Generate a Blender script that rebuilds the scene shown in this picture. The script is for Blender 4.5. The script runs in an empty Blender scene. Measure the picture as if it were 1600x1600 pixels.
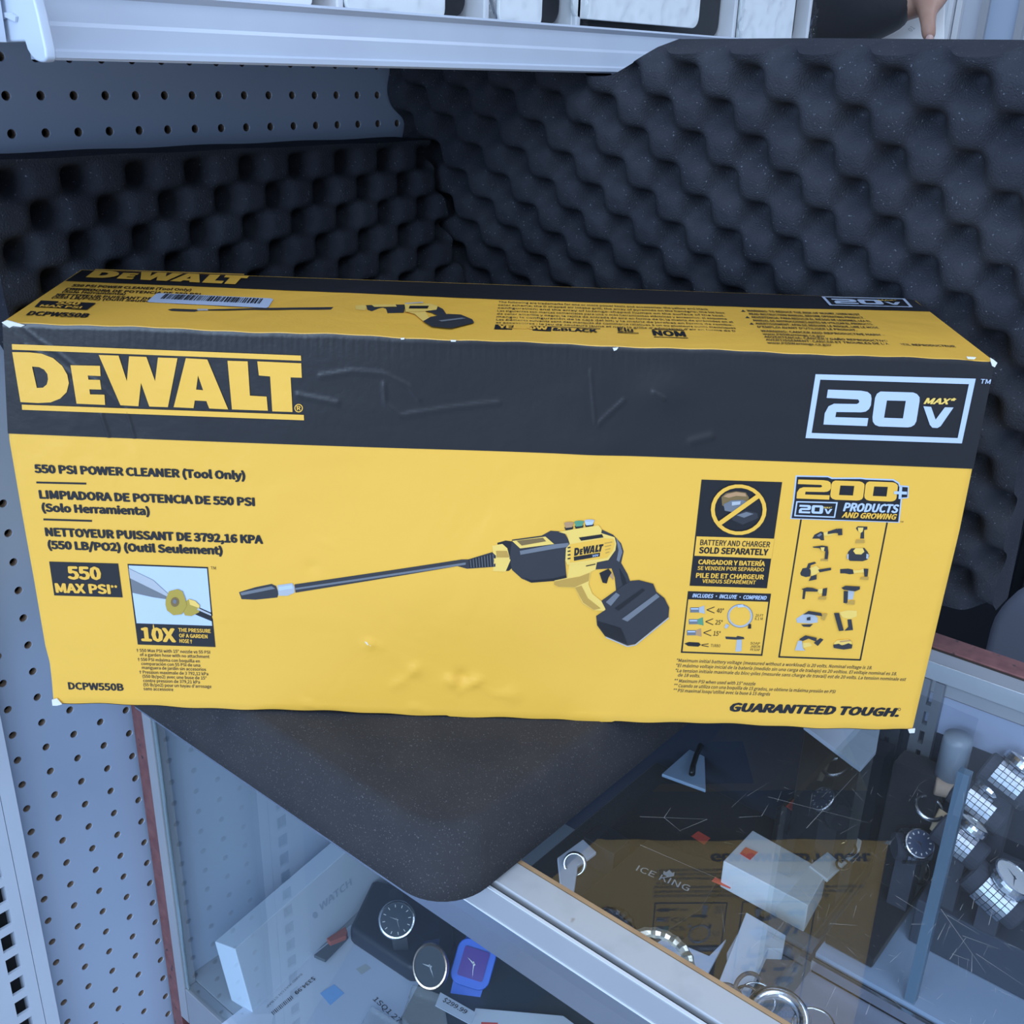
import bpy, bmesh, math, random
from mathutils import Vector, Matrix
from mathutils.geometry import tessellate_polygon
random.seed(7)
PI = math.pi
ZO = 1.06            # height of the carton's base above the floor
C = bpy.context.scene.collection

# ------------------------------------------------------------------ camera
RW = ((0.7648738641, 0.6435954589, 0.0274382435),
      (0.2719891432, -0.2840449016, -0.9194239500),
      (-0.5839433859, 0.7107062538, -0.3923094989))      # right, down, forward
FPX = 1636.31
CAM = Vector((0.78245, -0.3018, 0.41294 + ZO))
cd = bpy.data.cameras.new('camera')
cam = bpy.data.objects.new('camera', cd)
C.objects.link(cam)
r_, d_, f_ = (Vector(v) for v in RW)
cam.matrix_world = Matrix.Translation(CAM) @ Matrix((r_, -d_, -f_)).transposed().to_4x4()
cd.sensor_fit = 'HORIZONTAL'
cd.sensor_width = 36.0
cd.lens = FPX / 1600 * 36
cd.clip_start = 0.02
bpy.context.scene.camera = cam

# ------------------------------------------------------------------ world, lamps, exposure
sc = bpy.context.scene
sc.view_settings.view_transform = 'Standard'
sc.view_settings.look = 'None'
sc.view_settings.gamma = 1.0
sc.view_settings.use_curve_mapping = False
sc.view_settings.exposure = -0.1
w = bpy.data.worlds.new('world')
sc.world = w
w.use_nodes = True
bg = w.node_tree.nodes['Background']
bg.inputs['Color'].default_value = (0.60, 0.74, 1.0, 1)
bg.inputs['Strength'].default_value = 0.74


def area(name, loc, target, sx, sy, power, col):
    l = bpy.data.lights.new(name, 'AREA')
    l.shape = 'RECTANGLE'
    l.size, l.size_y, l.energy, l.color = sx, sy, power, col
    o = bpy.data.objects.new(name, l)
    C.objects.link(o)
    o.location = loc
    o.rotation_euler = (Vector(target) - Vector(loc)).to_track_quat('-Z', 'Y').to_euler()
    return o


area('unseen_front_light', (2.3, -1.9, 3.0), (0.35, 0.35, 1.2), 2.2, 1.4, 66, (0.62, 0.79, 1.0))  # unseen high source set to shade foam and wall, much like overhead tubes
area('unseen_front_light', (0.75, -3.4, 1.75), (0.3, 0.2, 1.0), 2.6, 1.5, 135, (0.52, 0.72, 1.0))  # low frontal daylight added from an unseen storefront to lift the pad's sides
area('ceiling_light', (1.5, -0.3, 2.9), (1.5, -0.3, 0), 1.5, 0.7, 24, (0.68, 0.80, 1.0))
area('ceiling_light', (1.5, 1.6, 2.9), (1.5, 1.6, 0), 1.3, 0.6, 20, (0.68, 0.80, 1.0))


# ------------------------------------------------------------------ helpers
def V(d, s, z):
    """d out from the pegboard wall, s along it, z above the carton's base"""
    return Vector((d, s, z + ZO))


def ray(px, py):
    return r_ * ((px - 800) / FPX) + d_ * ((py - 800) / FPX) + f_


def onplane(px, py, p0, n):
    d = ray(px, py)
    return CAM + d * ((p0 - CAM).dot(n) / d.dot(n))


def at(px, py, z):
    return onplane(px, py, V(0, 0, z), Vector((0, 0, 1)))


def ats(px, py, s):
    return onplane(px, py, V(0, s, 0), Vector((0, 1, 0)))


def atd(px, py, d):
    return onplane(px, py, V(d, 0, 0), Vector((1, 0, 0)))


def nodes(m):
    m.use_nodes = True
    nt = m.node_tree
    return nt, nt.nodes.get('Principled BSDF')


MATS = {}


def mat(name, col, rough=0.5, metal=0.0, bump=None, speck=None, spec=0.5, coat=0.0, noise=None, sheen=0.0):
    """noise=(colour2, scale, low, high)  bump=(scale, strength, distance)  speck=(colour, scale, threshold)"""
    if name in MATS:
        return MATS[name]
    m = bpy.data.materials.new(name)
    nt, b = nodes(m)
    b.inputs['Base Color'].default_value = (*col, 1)
    b.inputs['Roughness'].default_value = rough
    b.inputs['Metallic'].default_value = metal
    b.inputs['Specular IOR Level'].default_value = spec
    b.inputs['Coat Weight'].default_value = coat
    b.inputs['Sheen Weight'].default_value = sheen
    tc = nt.nodes.new('ShaderNodeTexCoord')
    out = None
    if noise:
        t = nt.nodes.new('ShaderNodeTexNoise')
        t.inputs['Scale'].default_value = noise[1]
        t.inputs['Detail'].default_value = 5
        nt.links.new(tc.outputs['Object'], t.inputs['Vector'])
        r = nt.nodes.new('ShaderNodeValToRGB')
        r.color_ramp.elements[0].position = noise[2]
        r.color_ramp.elements[1].position = noise[3]
        r.color_ramp.elements[0].color = (*col, 1)
        r.color_ramp.elements[1].color = (*noise[0], 1)
        nt.links.new(t.outputs['Fac'], r.inputs['Fac'])
        out = r.outputs['Color']
    if speck:
        t = nt.nodes.new('ShaderNodeTexNoise')
        t.inputs['Scale'].default_value = speck[1]
        t.inputs['Detail'].default_value = 2
        nt.links.new(tc.outputs['Object'], t.inputs['Vector'])
        r = nt.nodes.new('ShaderNodeValToRGB')
        r.color_ramp.elements[0].position = speck[2]
        r.color_ramp.elements[1].position = speck[2] + 0.06
        nt.links.new(t.outputs['Fac'], r.inputs['Fac'])
        mx = nt.nodes.new('ShaderNodeMix')
        mx.data_type = 'RGBA'
        mx.inputs['A'].default_value = (*col, 1)
        if out:
            nt.links.new(out, mx.inputs['A'])
        mx.inputs['B'].default_value = (*speck[0], 1)
        nt.links.new(r.outputs['Color'], mx.inputs['Factor'])
        out = mx.outputs['Result']
    if out:
        nt.links.new(out, b.inputs['Base Color'])
    if bump:
        t = nt.nodes.new('ShaderNodeTexNoise')
        t.inputs['Scale'].default_value = bump[0]
        t.inputs['Detail'].default_value = 4
        nt.links.new(tc.outputs['Object'], t.inputs['Vector'])
        bp = nt.nodes.new('ShaderNodeBump')
        bp.inputs['Strength'].default_value = bump[1]
        bp.inputs['Distance'].default_value = bump[2]
        nt.links.new(t.outputs['Fac'], bp.inputs['Height'])
        nt.links.new(bp.outputs['Normal'], b.inputs['Normal'])
    MATS[name] = m
    return m


def glass_mat(name, tint, ior=1.45, rough=0.0, veil=0.0):
    """thin clear pane: see-through with Fresnel reflection"""
    if name in MATS:
        return MATS[name]
    m = bpy.data.materials.new(name)
    nt, b = nodes(m)
    nt.nodes.remove(b)
    o = nt.nodes['Material Output']
    tr = nt.nodes.new('ShaderNodeBsdfTransparent')
    tr.inputs['Color'].default_value = (*tint, 1)
    gl = nt.nodes.new('ShaderNodeBsdfGlossy')
    gl.inputs['Roughness'].default_value = rough
    fr = nt.nodes.new('ShaderNodeFresnel')
    fr.inputs['IOR'].default_value = ior
    mx = nt.nodes.new('ShaderNodeMixShader')
    ge = nt.nodes.new('ShaderNodeNewGeometry')      # a slab reflects once, at the surface the light meets first
    mu = nt.nodes.new('ShaderNodeMath')
    mu.operation = 'MULTIPLY_ADD'
    mu.inputs[1].default_value = -1.0
    nt.links.new(ge.outputs['Backfacing'], mu.inputs[0])
    mu.inputs[2].default_value = 1.0
    m3 = nt.nodes.new('ShaderNodeMath')
    m3.operation = 'MULTIPLY'
    nt.links.new(mu.outputs[0], m3.inputs[0])
    nt.links.new(fr.outputs['Fac'], m3.inputs[1])
    nt.links.new(m3.outputs[0], mx.inputs['Fac'])
    nt.links.new(tr.outputs['BSDF'], mx.inputs[1])
    nt.links.new(gl.outputs['BSDF'], mx.inputs[2])
    last = mx.outputs['Shader']
    if veil:
        df = nt.nodes.new('ShaderNodeBsdfDiffuse')
        df.inputs['Color'].default_value = (0.8, 0.8, 0.8, 1)
        m2 = nt.nodes.new('ShaderNodeMixShader')
        m2.inputs['Fac'].default_value = veil
        nt.links.new(last, m2.inputs[1])
        nt.links.new(df.outputs['BSDF'], m2.inputs[2])
        last = m2.outputs['Shader']
    nt.links.new(last, o.inputs['Surface'])
    MATS[name] = m
    return m


def link(name, me, mats, parent=None, smooth=False):
    o = bpy.data.objects.new(name, me)
    for m in (mats if isinstance(mats, (list, tuple)) else [mats]):
        me.materials.append(m)
    C.objects.link(o)
    if parent:
        o.parent = parent
    if smooth:
        for p in me.polygons:
            p.use_smooth = True
    return o


class MB:
    """collects shapes in world coordinates and links them as ONE mesh object"""

    def __init__(self):
        self.v, self.f, self.mi = [], [], []

    def add(self, vs, fs, mi=0):
        k = len(self.v)
        self.v += [Vector(p) for p in vs]
        self.f += [tuple(i + k for i in f) for f in fs]
        self.mi += [mi] * len(fs)
        return self

    def box(self, a, b, mi=0, M=None):
        x0, y0, z0 = a
        x1, y1, z1 = b
        vs = [Vector(p) for p in ((x0, y0, z0), (x1, y0, z0), (x1, y1, z0), (x0, y1, z0), (x0, y0, z1), (x1, y0, z1), (x1, y1, z1), (x0, y1, z1))]
        if M:
            vs = [M @ p for p in vs]
        return self.add(vs, [(3, 2, 1, 0), (4, 5, 6, 7), (0, 1, 5, 4), (1, 2, 6, 5), (2, 3, 7, 6), (3, 0, 4, 7)], mi)

    def prism(self, pts, up, mi=0, side=None):
        """pts: loop of points of one face, up: extrusion vector"""
        n = len(pts)
        pts = [Vector(p) for p in pts]
        vs = pts + [p + up for p in pts]
        self.add(vs, [tuple(range(n))[::-1], tuple(range(n, 2 * n))], mi)
        k = len(self.v) - 2 * n
        for i in range(n):
            j = (i + 1) % n
            self.f.append((k + i, k + j, k + n + j, k + n + i))
            self.mi.append(mi if side is None else side)
        return self

    def tube(self, pts, rad, seg=8, mi=0, closed=False, flat=1.0, upv=None):
        pts = [Vector(p) for p in pts]
        n = len(pts)
        rs = rad if isinstance(rad, (list, tuple)) else [rad] * n
        rings = []
        nrm = None
        for i in range(n):
            if closed:
                t = (pts[(i + 1) % n] - pts[i - 1]).normalized()
            else:
                t = (pts[min(i + 1, n - 1)] - pts[max(i - 1, 0)]).normalized()
            if nrm is None:
                nrm = Vector(upv) if upv else t.orthogonal()
            nrm = (nrm - t * nrm.dot(t)).normalized()
            bn = t.cross(nrm)
            rings.append([pts[i] + (nrm * math.cos(2 * PI * k / seg) * flat + bn * math.sin(2 * PI * k / seg)) * rs[i] for k in range(seg)])
        vs = [p for r in rings for p in r]
        fs = []
        for i in range(n if closed else n - 1):
            j = (i + 1) % n
            for k in range(seg):
                l = (k + 1) % seg
                fs.append((i * seg + k, i * seg + l, j * seg + l, j * seg + k))
        if not closed:
            fs.append(tuple(range(seg))[::-1])
            fs.append(tuple((n - 1) * seg + k for k in range(seg)))
        return self.add(vs, fs, mi)

    def disc(self, c, ex, ey, h, seg=28, mi=0, rings=None):
        """short cylinder; rings = [(radius factor, height)] profile"""
        n = ex.cross(ey).normalized()
        prof = rings or [(1, 0), (1, h)]
        vs, fs = [], []
        for rf, z in prof:
            for k in range(seg):
                a = 2 * PI * k / seg
                vs.append(c + ex * math.cos(a) * rf + ey * math.sin(a) * rf + n * z)
        for i in range(len(prof) - 1):
            for k in range(seg):
                l = (k + 1) % seg
                fs.append((i * seg + k, i * seg + l, (i + 1) * seg + l, (i + 1) * seg + k))
        fs.append(tuple(range(seg))[::-1])
        fs.append(tuple((len(prof) - 1) * seg + k for k in range(seg)))
        return self.add(vs, fs, mi)

    def build(self, name, mats, parent=None, smooth=False, bevel=0.0, bseg=2):
        me = bpy.data.meshes.new(name)
        inv = parent.matrix_world.inverted() if parent else Matrix()
        if parent and parent.parent:
            inv = root_inv(parent)
        me.from_pydata([inv @ p for p in self.v], [], self.f)
        me.update()
        if any(self.mi):
            for p, i in zip(me.polygons, self.mi):
                p.material_index = i
        o = link(name, me, mats, parent, smooth)
        if bevel:
            b = o.modifiers.new('bevel', 'BEVEL')
            b.width = bevel
            b.segments = bseg
            b.limit_method = 'ANGLE'
            b.angle_limit = 0.6
            if smooth or bseg > 1:
                for p in me.polygons:
                    p.use_smooth = True
                b.harden_normals = False
                w_ = o.modifiers.new('wn', 'WEIGHTED_NORMAL')
        return o


def root_inv(o):
    m = Matrix()
    while o:
        m = Matrix.Translation(o.location) @ m
        o = o.parent
    return m.inverted()


def tag(o, label, cat, group=None, kind=None):
    if label:
        o['label'] = label
    if cat:
        o['category'] = cat
    if group:
        o['group'] = group
    if kind:
        o['kind'] = kind
    return o


def thing(name, label, cat, loc, group=None):
    o = bpy.data.objects.new(name, None)
    o.empty_display_size = 0.02
    o.location = loc
    C.objects.link(o)
    o.matrix_world = Matrix.Translation(loc)
    return tag(o, label, cat, group)


def structure(name, mb, mats, **k):
    o = mb.build(name, mats, **k)
    o['kind'] = 'structure'
    return o


# ------------------------------------------------------------------ materials
white_metal = mat('white_enamel', (0.50, 0.56, 0.66), 0.32, bump=(60, 0.05, 0.002), noise=((0.46, 0.51, 0.61), 9, 0.45, 0.75))
peg_white = mat('pegboard_paint', (0.33, 0.405, 0.54), 0.45, bump=(400, 0.06, 0.0005), noise=((0.30, 0.375, 0.505), 4, 0.4, 0.7))
peg_core = mat('hardboard_core', (0.26, 0.19, 0.15), 0.9, noise=((0.16, 0.12, 0.09), 300, 0.4, 0.7))
dark = mat('dark_void', (0.006, 0.007, 0.010), 0.9)
foam_m = mat('charcoal_foam', (0.029, 0.032, 0.043), 0.95, bump=(750, 0.7, 0.0018), speck=((0.16, 0.18, 0.22), 560, 0.685), spec=0.15, noise=((0.042, 0.046, 0.058), 14, 0.35, 0.7))
foam_flat = mat('charcoal_foam_smooth', (0.036, 0.036, 0.041), 0.95, bump=(1100, 0.5, 0.001), speck=((0.11, 0.11, 0.12), 900, 0.64), spec=0.15, noise=((0.047, 0.046, 0.050), 20, 0.35, 0.7))
alu = mat('brushed_aluminium', (0.62, 0.63, 0.65), 0.33, 0.85, noise=((0.52, 0.53, 0.55), 6, 0.4, 0.7))
alu_dull = mat('dull_aluminium', (0.36, 0.38, 0.42), 0.4, 0.35, noise=((0.43, 0.44, 0.46), 5, 0.4, 0.7))
trim_pale = mat('mottled_pale_trim', (0.44, 0.46, 0.49), 0.5, noise=((0.36, 0.38, 0.41), 40, 0.5, 0.8), speck=((0.3, 0.27, 0.25), 70, 0.72))
wood = mat('raw_wood_edge', (0.42, 0.27, 0.15), 0.6, noise=((0.33, 0.2, 0.11), 40, 0.4, 0.7))
laminate = mat('red_granite_laminate', (0.145, 0.055, 0.056), 0.5, noise=((0.21, 0.085, 0.08), 90, 0.35, 0.7), speck=((0.05, 0.03, 0.035), 120, 0.66))
black_sat = mat('black_satin', (0.012, 0.013, 0.017), 0.4)
black_cloth = mat('black_velvet', (0.008, 0.009, 0.014), 0.95, bump=(300, 0.3, 0.001), sheen=0.1)
white_card = mat('white_card', (0.66, 0.71, 0.82), 0.5, bump=(12, 0.1, 0.002))
pane = glass_mat('clear_glass', (0.95, 0.978, 0.976), 1.58)
pane_edge = mat('glass_edge', (0.10, 0.26, 0.26), 0.15, 0.0, spec=0.8)
steel = mat('polished_steel', (0.62, 0.64, 0.68), 0.22, 1.0)
link_steel = mat('link_steel', (0.44, 0.47, 0.52), 0.34, 1.0, bump=(500, 0.25, 0.001))
gold = mat('gold_metal', (0.80, 0.58, 0.25), 0.22, 1.0)

# ------------------------------------------------------------------ room
structure('floor', MB().box((-1.6, -4, -0.05), (4.5, 3.2, 0)), mat('vinyl_floor', (0.35, 0.36, 0.38), 0.4, noise=((0.28, 0.29, 0.31), 3, 0.4, 0.6)))
structure('ceiling', MB().box((-1.6, -1.2, 2.96), (4.6, 3.1, 3.04)), mat('ceiling_tile', (0.30, 0.31, 0.33), 0.9))
# pegboard wall with real holes
mb = MB()
P_IN = 0.0254
cols = [P_IN * k for k in range(0, 26)]
rows = [-0.2427 + P_IN * r for r in range(-15, 14)] + [0.358 + P_IN * r for r in range(-9, 4)]
HR, TH, SEG = 0.0032, 0.006, 12
edges_s = [(cols[i] + cols[i + 1]) / 2 for i in range(len(cols) - 1)]
es = [cols[0] - P_IN / 2] + edges_s + [cols[-1] + P_IN / 2]
ez = [rows[0] - P_IN / 2] + [(rows[i] + rows[i + 1]) / 2 for i in range(len(rows) - 1)] + [rows[-1] + P_IN / 2]
for i, s in enumerate(cols):
    for j, z in enumerate(rows):
        per = []
        for (p, q) in (((es[i + 1], ez[j]), (es[i + 1], ez[j + 1])), ((es[i + 1], ez[j + 1]), (es[i], ez[j + 1])), ((es[i], ez[j + 1]), (es[i], ez[j])), ((es[i], ez[j]), (es[i + 1], ez[j]))):
            for t in range(3):
                per.append(V(0, p[0] + (q[0] - p[0]) * t / 3, p[1] + (q[1] - p[1]) * t / 3))
        ci = [V(0, s + HR * 1.12 * math.cos(2 * PI * k / SEG - PI / 4), z + HR * 1.12 * math.sin(2 * PI * k / SEG - PI / 4)) for k in range(SEG)]
        cj = [V(-0.0006, s + HR * math.cos(2 * PI * k / SEG - PI / 4), z + HR * math.sin(2 * PI * k / SEG - PI / 4)) for k in range(SEG)]
        ck = [p + Vector((-TH, 0, 0)) for p in cj]
        mb.add(per + ci, [(k, (k + 1) % SEG, SEG + (k + 1) % SEG, SEG + k) for k in range(SEG)])
        mb.add(ci + cj, [(k, (k + 1) % SEG, SEG + (k + 1) % SEG, SEG + k) for k in range(SEG)], 0)
        mb.add(cj + ck, [(k, (k + 1) % SEG, SEG + (k + 1) % SEG, SEG + k) for k in range(SEG)], 1)


def flat(d, s0, s1, z0, z1, mi=0):
    mb.add([V(d, s0, z0), V(d, s1, z0), V(d, s1, z1), V(d, s0, z1)], [(0, 1, 2, 3)], mi)


flat(0, -1.4, es[0], -1.06, 1.2)
flat(0, es[-1], 0.935, -1.06, 1.2)
flat(0, es[0], es[-1], -1.06, ez[0])
flat(0, es[0], es[-1], ez[-1], 1.2)
mb.box(V(-0.05, -1.4, -1.06), V(-0.03, 0.935, 1.2), 2)
mb.add([V(0, 0.935, -1.06), V(-0.05, 0.935, -1.06), V(-0.05, 0.935, 1.2), V(0, 0.935, 1.2)], [(0, 1, 2, 3)])
structure('wall_left', mb, [peg_white, peg_core, dark])
# slotted upright
t = thing('shelf_upright', 'white slotted metal shelf upright running down the pegboard', 'upright', V(0, -0.04, -1.06))
mb = MB()
U0, U1, UF = -0.068, -0.0115, 0.012
mb.box(V(0.0005, U1 - 0.012, -1.06), V(UF, U1, 1.1))
sl = [(-0.0515, 0.0105), (-0.0275 - 0.001, 0.0)]
S0, S1 = -0.0465, -0.0345
zs = [-0.2427 - 0.0125 + P_IN * k for k in range(-20, 42)]
f0 = U1 - 0.0126
mb.box(V(0.0005, U0, -1.06), V(UF, S0, 1.1))
mb.box(V(0.0005, S1, -1.06), V(UF, f0, 1.1))
zp = -1.06
for z in zs:
    mb.box(V(0.0005 if z > 9 else 0.009, S0, zp), V(UF, S1, z - 0.0085))
    zp = z + 0.0085
mb.box(V(0.009, S0, zp), V(UF, S1, 1.1))
mb.build('channel', white_metal, t)
mb = MB()
mb.box(V(0.0006, S0, -1.06), V(0.0016, S1, 1.1))
mb.build('slot_backing', dark, t)

# ------------------------------------------------------------------ shelf above
sh = thing('gondola_shelf', 'long white metal shelf with a folded front lip under the wrapped boxes', 'shelf', V(0, 0.44, 0.40))
SF, SB, ST = 0.25, 0.409, 0.4425
prof = [(0.006, ST - 0.006), (SF - 0.006, ST - 0.006), (SF - 0.006, ST), (SF - 0.0015, ST), (SF, ST - 0.0015), (SF - 0.0028, ST - 0.0045), (SF - 0.0028, ST - 0.016), (SF - 0.0018, ST - 0.018), (SF - 0.0018, SB + 0.0052), (SF, SB + 0.004), (SF, SB + 0.0012), (SF - 0.0015, SB), (SF - 0.016, SB),
        (SF - 0.016, SB + 0.003), (SF - 0.008, SB + 0.003), (SF - 0.008, ST - 0.009), (0.006, ST - 0.009)]
mb = MB().prism([V(d, -0.0215, z) for d, z in prof], Vector((0, 0.922, 0)))
mb.build('shelf_tray', white_metal, sh)
for s0 in (-0.019, 0.8965):
    mb = MB().prism([V(0.012, s0, ST - 0.0095), V(0.23, s0, ST - 0.0095), V(0.23, s0, ST - 0.02), V(0.012, s0, ST - 0.03)], Vector((0, 0.0025, 0)))
    mb.build('side_gusset', white_metal, sh)
# neighbouring shelf with bracket to the left
s2 = thing('gondola_shelf', 'white shelf end with a rounded hanging bracket, cut by the top left corner', 'shelf', V(0, -0.3, 0.40))
mb = MB()
pts = [(-60, 67.5), (38, 65), (42, 78), (48, 88), (55, 95), (62, 97.5), (68, 97), (72, 92), (70, 76), (58, 22), (50, -10), (44, -60), (-60, -60)]
SBK = -0.0405
mb.prism([ats(x, y, SBK) for x, y in pts], Vector((0, 0.0055, 0)))
mb.build('bracket', white_metal, s2, bevel=0.0012)
mb = MB()
bz = ats(10, 66, SBK).z - ZO
bd = ats(38, 66, SBK).x
mb.prism([V(0.006, -0.95, bz + 0.03), V(bd - 0.012, -0.95, bz + 0.03), V(bd - 0.012, -0.95, bz), V(bd - 0.03, -0.95, bz), V(bd - 0.03, -0.95, bz + 0.003), V(bd - 0.016, -0.95, bz + 0.003), V(bd - 0.016, -0.95, bz + 0.026), V(0.006, -0.95, bz + 0.026)], Vector((0, 0.907, 0)))
mb.build('shelf_tray', white_metal, s2)
mb = MB()
mb.prism([ats(x, y, SBK) - Vector((0, 0.0002, 0)) for x, y in [(-8, 19), (20, 20), (29, 26), (28, 34), (12, 27), (10, 30), (-8, 36)]], Vector((0, -0.0012, 0)))
mb.build('bracket_hook', white_metal, s2)


# wrapped boxes standing on the shelf: each a white tray, a black insert, a rounded front plate and a clear wrap
def rrect(c, ex, ey, w_, h_, r, n=5):
    out = []
    for cx, cy, a0 in ((w_ / 2 - r, h_ / 2 - r, 0), (-w_ / 2 + r, h_ / 2 - r, 90), (-w_ / 2 + r, -h_ / 2 + r, 180), (w_ / 2 - r, -h_ / 2 + r, 270)):
        for k in range(n + 1):
            a = math.radians(a0 + 90 * k / n)
            out.append(c + ex * (cx + r * math.cos(a)) + ey * (cy + r * math.sin(a)))
    return out


gloss_white = mat('gloss_white_plastic', (0.84, 0.86, 0.88), 0.18)
tray_white = mat('white_tray_plastic', (0.70, 0.71, 0.75), 0.35)
wrapm = glass_mat('crinkled_clear_film', (0.97, 0.98, 0.98), 1.5, 0.12)
nt = wrapm.node_tree
bp = nt.nodes.new('ShaderNodeBump')
nz = nt.nodes.new('ShaderNodeTexWave')
tcx = nt.nodes.new('ShaderNodeTexCoord')
nz.inputs['Scale'].default_value = 26
nz.inputs['Distortion'].default_value = 14
nz.inputs['Detail'].default_value = 3
nt.links.new(tcx.outputs['Object'], nz.inputs['Vector'])
bp.inputs['Strength'].default_value = 0.9
bp.inputs['Distance'].default_value = 0.004
nt.links.new(nz.outputs['Fac'], bp.inputs['Height'])
for nn_ in nt.nodes:
    if nn_.type in ('BSDF_GLOSSY', 'FRESNEL'):
        nt.links.new(bp.outputs['Normal'], nn_.inputs['Normal'])

GB = 'wrapped boxes on the top shelf'


def wrapped(label, xl, xp, xr, d1, lift=0.0, wrap=True, h=0.16, plate_d=0.0):
    """xl..xp front plate, xp..xr tray side, in photo columns along the shelf's front line"""
    zb = ST - 0.0055
    d0 = d1 - 0.034
    a = onplane(xl, 20, V(d1, 0, 0), Vector((1, 0, 0))).y
    b = onplane(xp, 20, V(d1, 0, 0), Vector((1, 0, 0))).y
    c = onplane(xr, 20, V(d1 - 0.012, 0, 0), Vector((1, 0, 0))).y
    t_ = thing('wrapped_box', label, 'box', V(d0, (a + c) / 2, zb), GB)
    ey, ez_ = Vector((0, 1, 0)), Vector((0, 0, 1))
    mb_ = MB()
    for z0, z1, s0, s1 in ((0, 0.006, a + 0.004, c), (h - 0.006, h, a + 0.004, c), (0, h, c - 0.006, c), (0, h, a + 0.004, a + 0.010)):
        mb_.box(V(d0 - 0.012, s0, zb + z0), V(d1 - 0.010, s1, zb + z1))
    mb_.box(V(d0 - 0.016, a + 0.004, zb), V(d0 - 0.012, c, zb + h))
    mb_.build('tray', tray_white, t_, bevel=0.0015)
    MB().prism(rrect(V(d0 - 0.0115, (a + c) / 2, zb + h / 2), ey, ez_, c - a - 0.024, h - 0.014, 0.012), Vector((0.022, 0, 0))).build('insert', black_sat, t_)
    MB().prism(rrect(V(d1 - 0.0095, (a + b) / 2, zb + lift + h / 2), ey, ez_, b - a, h - 0.002, 0.010), Vector((0.0035, 0, 0))).build('front_plate', gloss_white, t_, bevel=0.0008)
    if wrap:
        MB().prism([V(d0 - 0.018, a - 0.001, zb + 0.0005), V(d0 - 0.018, c + 0.002, zb + 0.0005), V(d1 - 0.003, c + 0.0005, zb + 0.0005), V(d1 - 0.0035, a - 0.001, zb + 0.0005)], Vector((0, 0, h + 0.004))).build('clear_wrap', wrapm, t_)
    return t_


wrapped('wrapped white box at the left end of the row on the shelf', 330, 500, 535, 0.236, wrap=False)
wrapped('wrapped white box second from the left on the shelf, with a rounded corner', 552, 706, 762, 0.234)
wrapped('crinkly wrapped white box in the middle of the row on the shelf', 790, 857, 905, 0.232)
wrapped('wide wrapped box whose white front plate sits raised over a black band', 905, 1102, 1150, 0.228, lift=0.011)
wrapped('wrapped white box at the right end of the shelf, next to the dark sleeve', 1166, 1250, 1266, 0.226)

# ------------------------------------------------------------------ display case (part 1: shell)
ZT, ZD = -0.066, -0.465                     # underside of pad / glass top ; deck
FY, BY = 0.105, 0.598                       # front and back planes
X1 = 2.3
MSZ = -0.300                                # middle shelf
case = thing('display_case', 'long glass topped display counter with aluminium rails and red laminate trim', 'counter', V(1.1, 0.35, -1.06))
MB().box(V(0.0035, FY, -1.06), V(0.0215, BY - 0.03, ZT - 0.001)).build('end_panel', laminate, case)
mb = MB()
mb.box(V(0.0225, FY - 0.001, ZD - 0.045), V(0.036, FY + 0.012, -0.1275))
mb.build('corner_strip', alu_dull, case)
mb = MB().box(V(0.0225, FY + 0.013, -1.06), V(X1, BY - 0.032, ZD - 0.0005))
mb.build('lower_cabinet', laminate, case)
MB().box(V(0.0225, FY + 0.013, ZD), V(X1, BY - 0.0325, ZD + 0.004)).build('deck', mat('deck_grey', (0.30, 0.33, 0.38), 0.5), case)
MB().box(V(0.0222, FY + 0.013, ZD + 0.0045), V(0.026, BY - 0.033, -0.1275)).build('end_liner', mat('liner_white', (0.42, 0.50, 0.64), 0.5), case)
MB().box(V(0.0365, FY - 0.001, ZD - 0.6), V(X1, FY + 0.0125, ZD + 0.003)).build('front_sill', alu, case, bevel=0.001)
# front header: pale top trim with a wooden inner edge, dark gap, two-step aluminium face
MB().box(V(0.0225, 0.0945, ZT - 0.012), V(X1, 0.1165, ZT + 0.006)).build('top_trim', trim_pale, case, bevel=0.0008)
MB().box(V(0.0225, 0.1168, ZT - 0.012), V(X1, 0.1198, ZT + 0.006)).build('trim_edge', wood, case)
MB().box(V(0.0225, 0.0902, ZT - 0.012), V(X1, 0.0943, ZT + 0.0005)).build('gap_fill', dark, case)  # near-black strip, the open gap's darkness put into its colour
MB().prism([V(0.0225, 0.0900, ZT + 0.0040), V(0.0225, 0.0888, ZT + 0.0046), V(0.0225, 0.0878, ZT + 0.0036), V(0.0225, 0.0878, ZT - 0.0155), V(0.0225, 0.0900, ZT - 0.0155)], Vector((X1 - 0.0225, 0, 0))).build('header_face', alu_dull, case)
MB().box(V(0.0225, 0.0880, ZT + 0.0042), V(X1, 0.0901, ZT + 0.0050)).build('bright_edge', mat('edge_glint', (0.62, 0.66, 0.72), 0.35), case)  # pale strip, the metal lip's bright line put into its colour
MB().prism([V(0.0225, 0.0926, ZT - 0.0168), V(0.0225, 0.0873, ZT - 0.0168), V(0.0225, 0.0875, ZT - 0.0185), V(0.0225, 0.0900, ZT - 0.030), V(0.0225, 0.099, ZT - 0.0615), V(0.0225, 0.1055, ZT - 0.0615), V(0.0225, 0.1055, ZT - 0.0168)], Vector((X1 - 0.0225, 0, 0))).build('header_rail', mat('polished_aluminium', (0.50, 0.55, 0.64), 0.22, 0.95), case)
MB().box(V(0.0225, 0.0871, ZT - 0.0167), V(X1, 0.0900, ZT - 0.0156)).build('bright_edge', mat('edge_glint', (0.62, 0.66, 0.72), 0.35), case)  # same pale glint colour painted where header face meets rail
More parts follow.
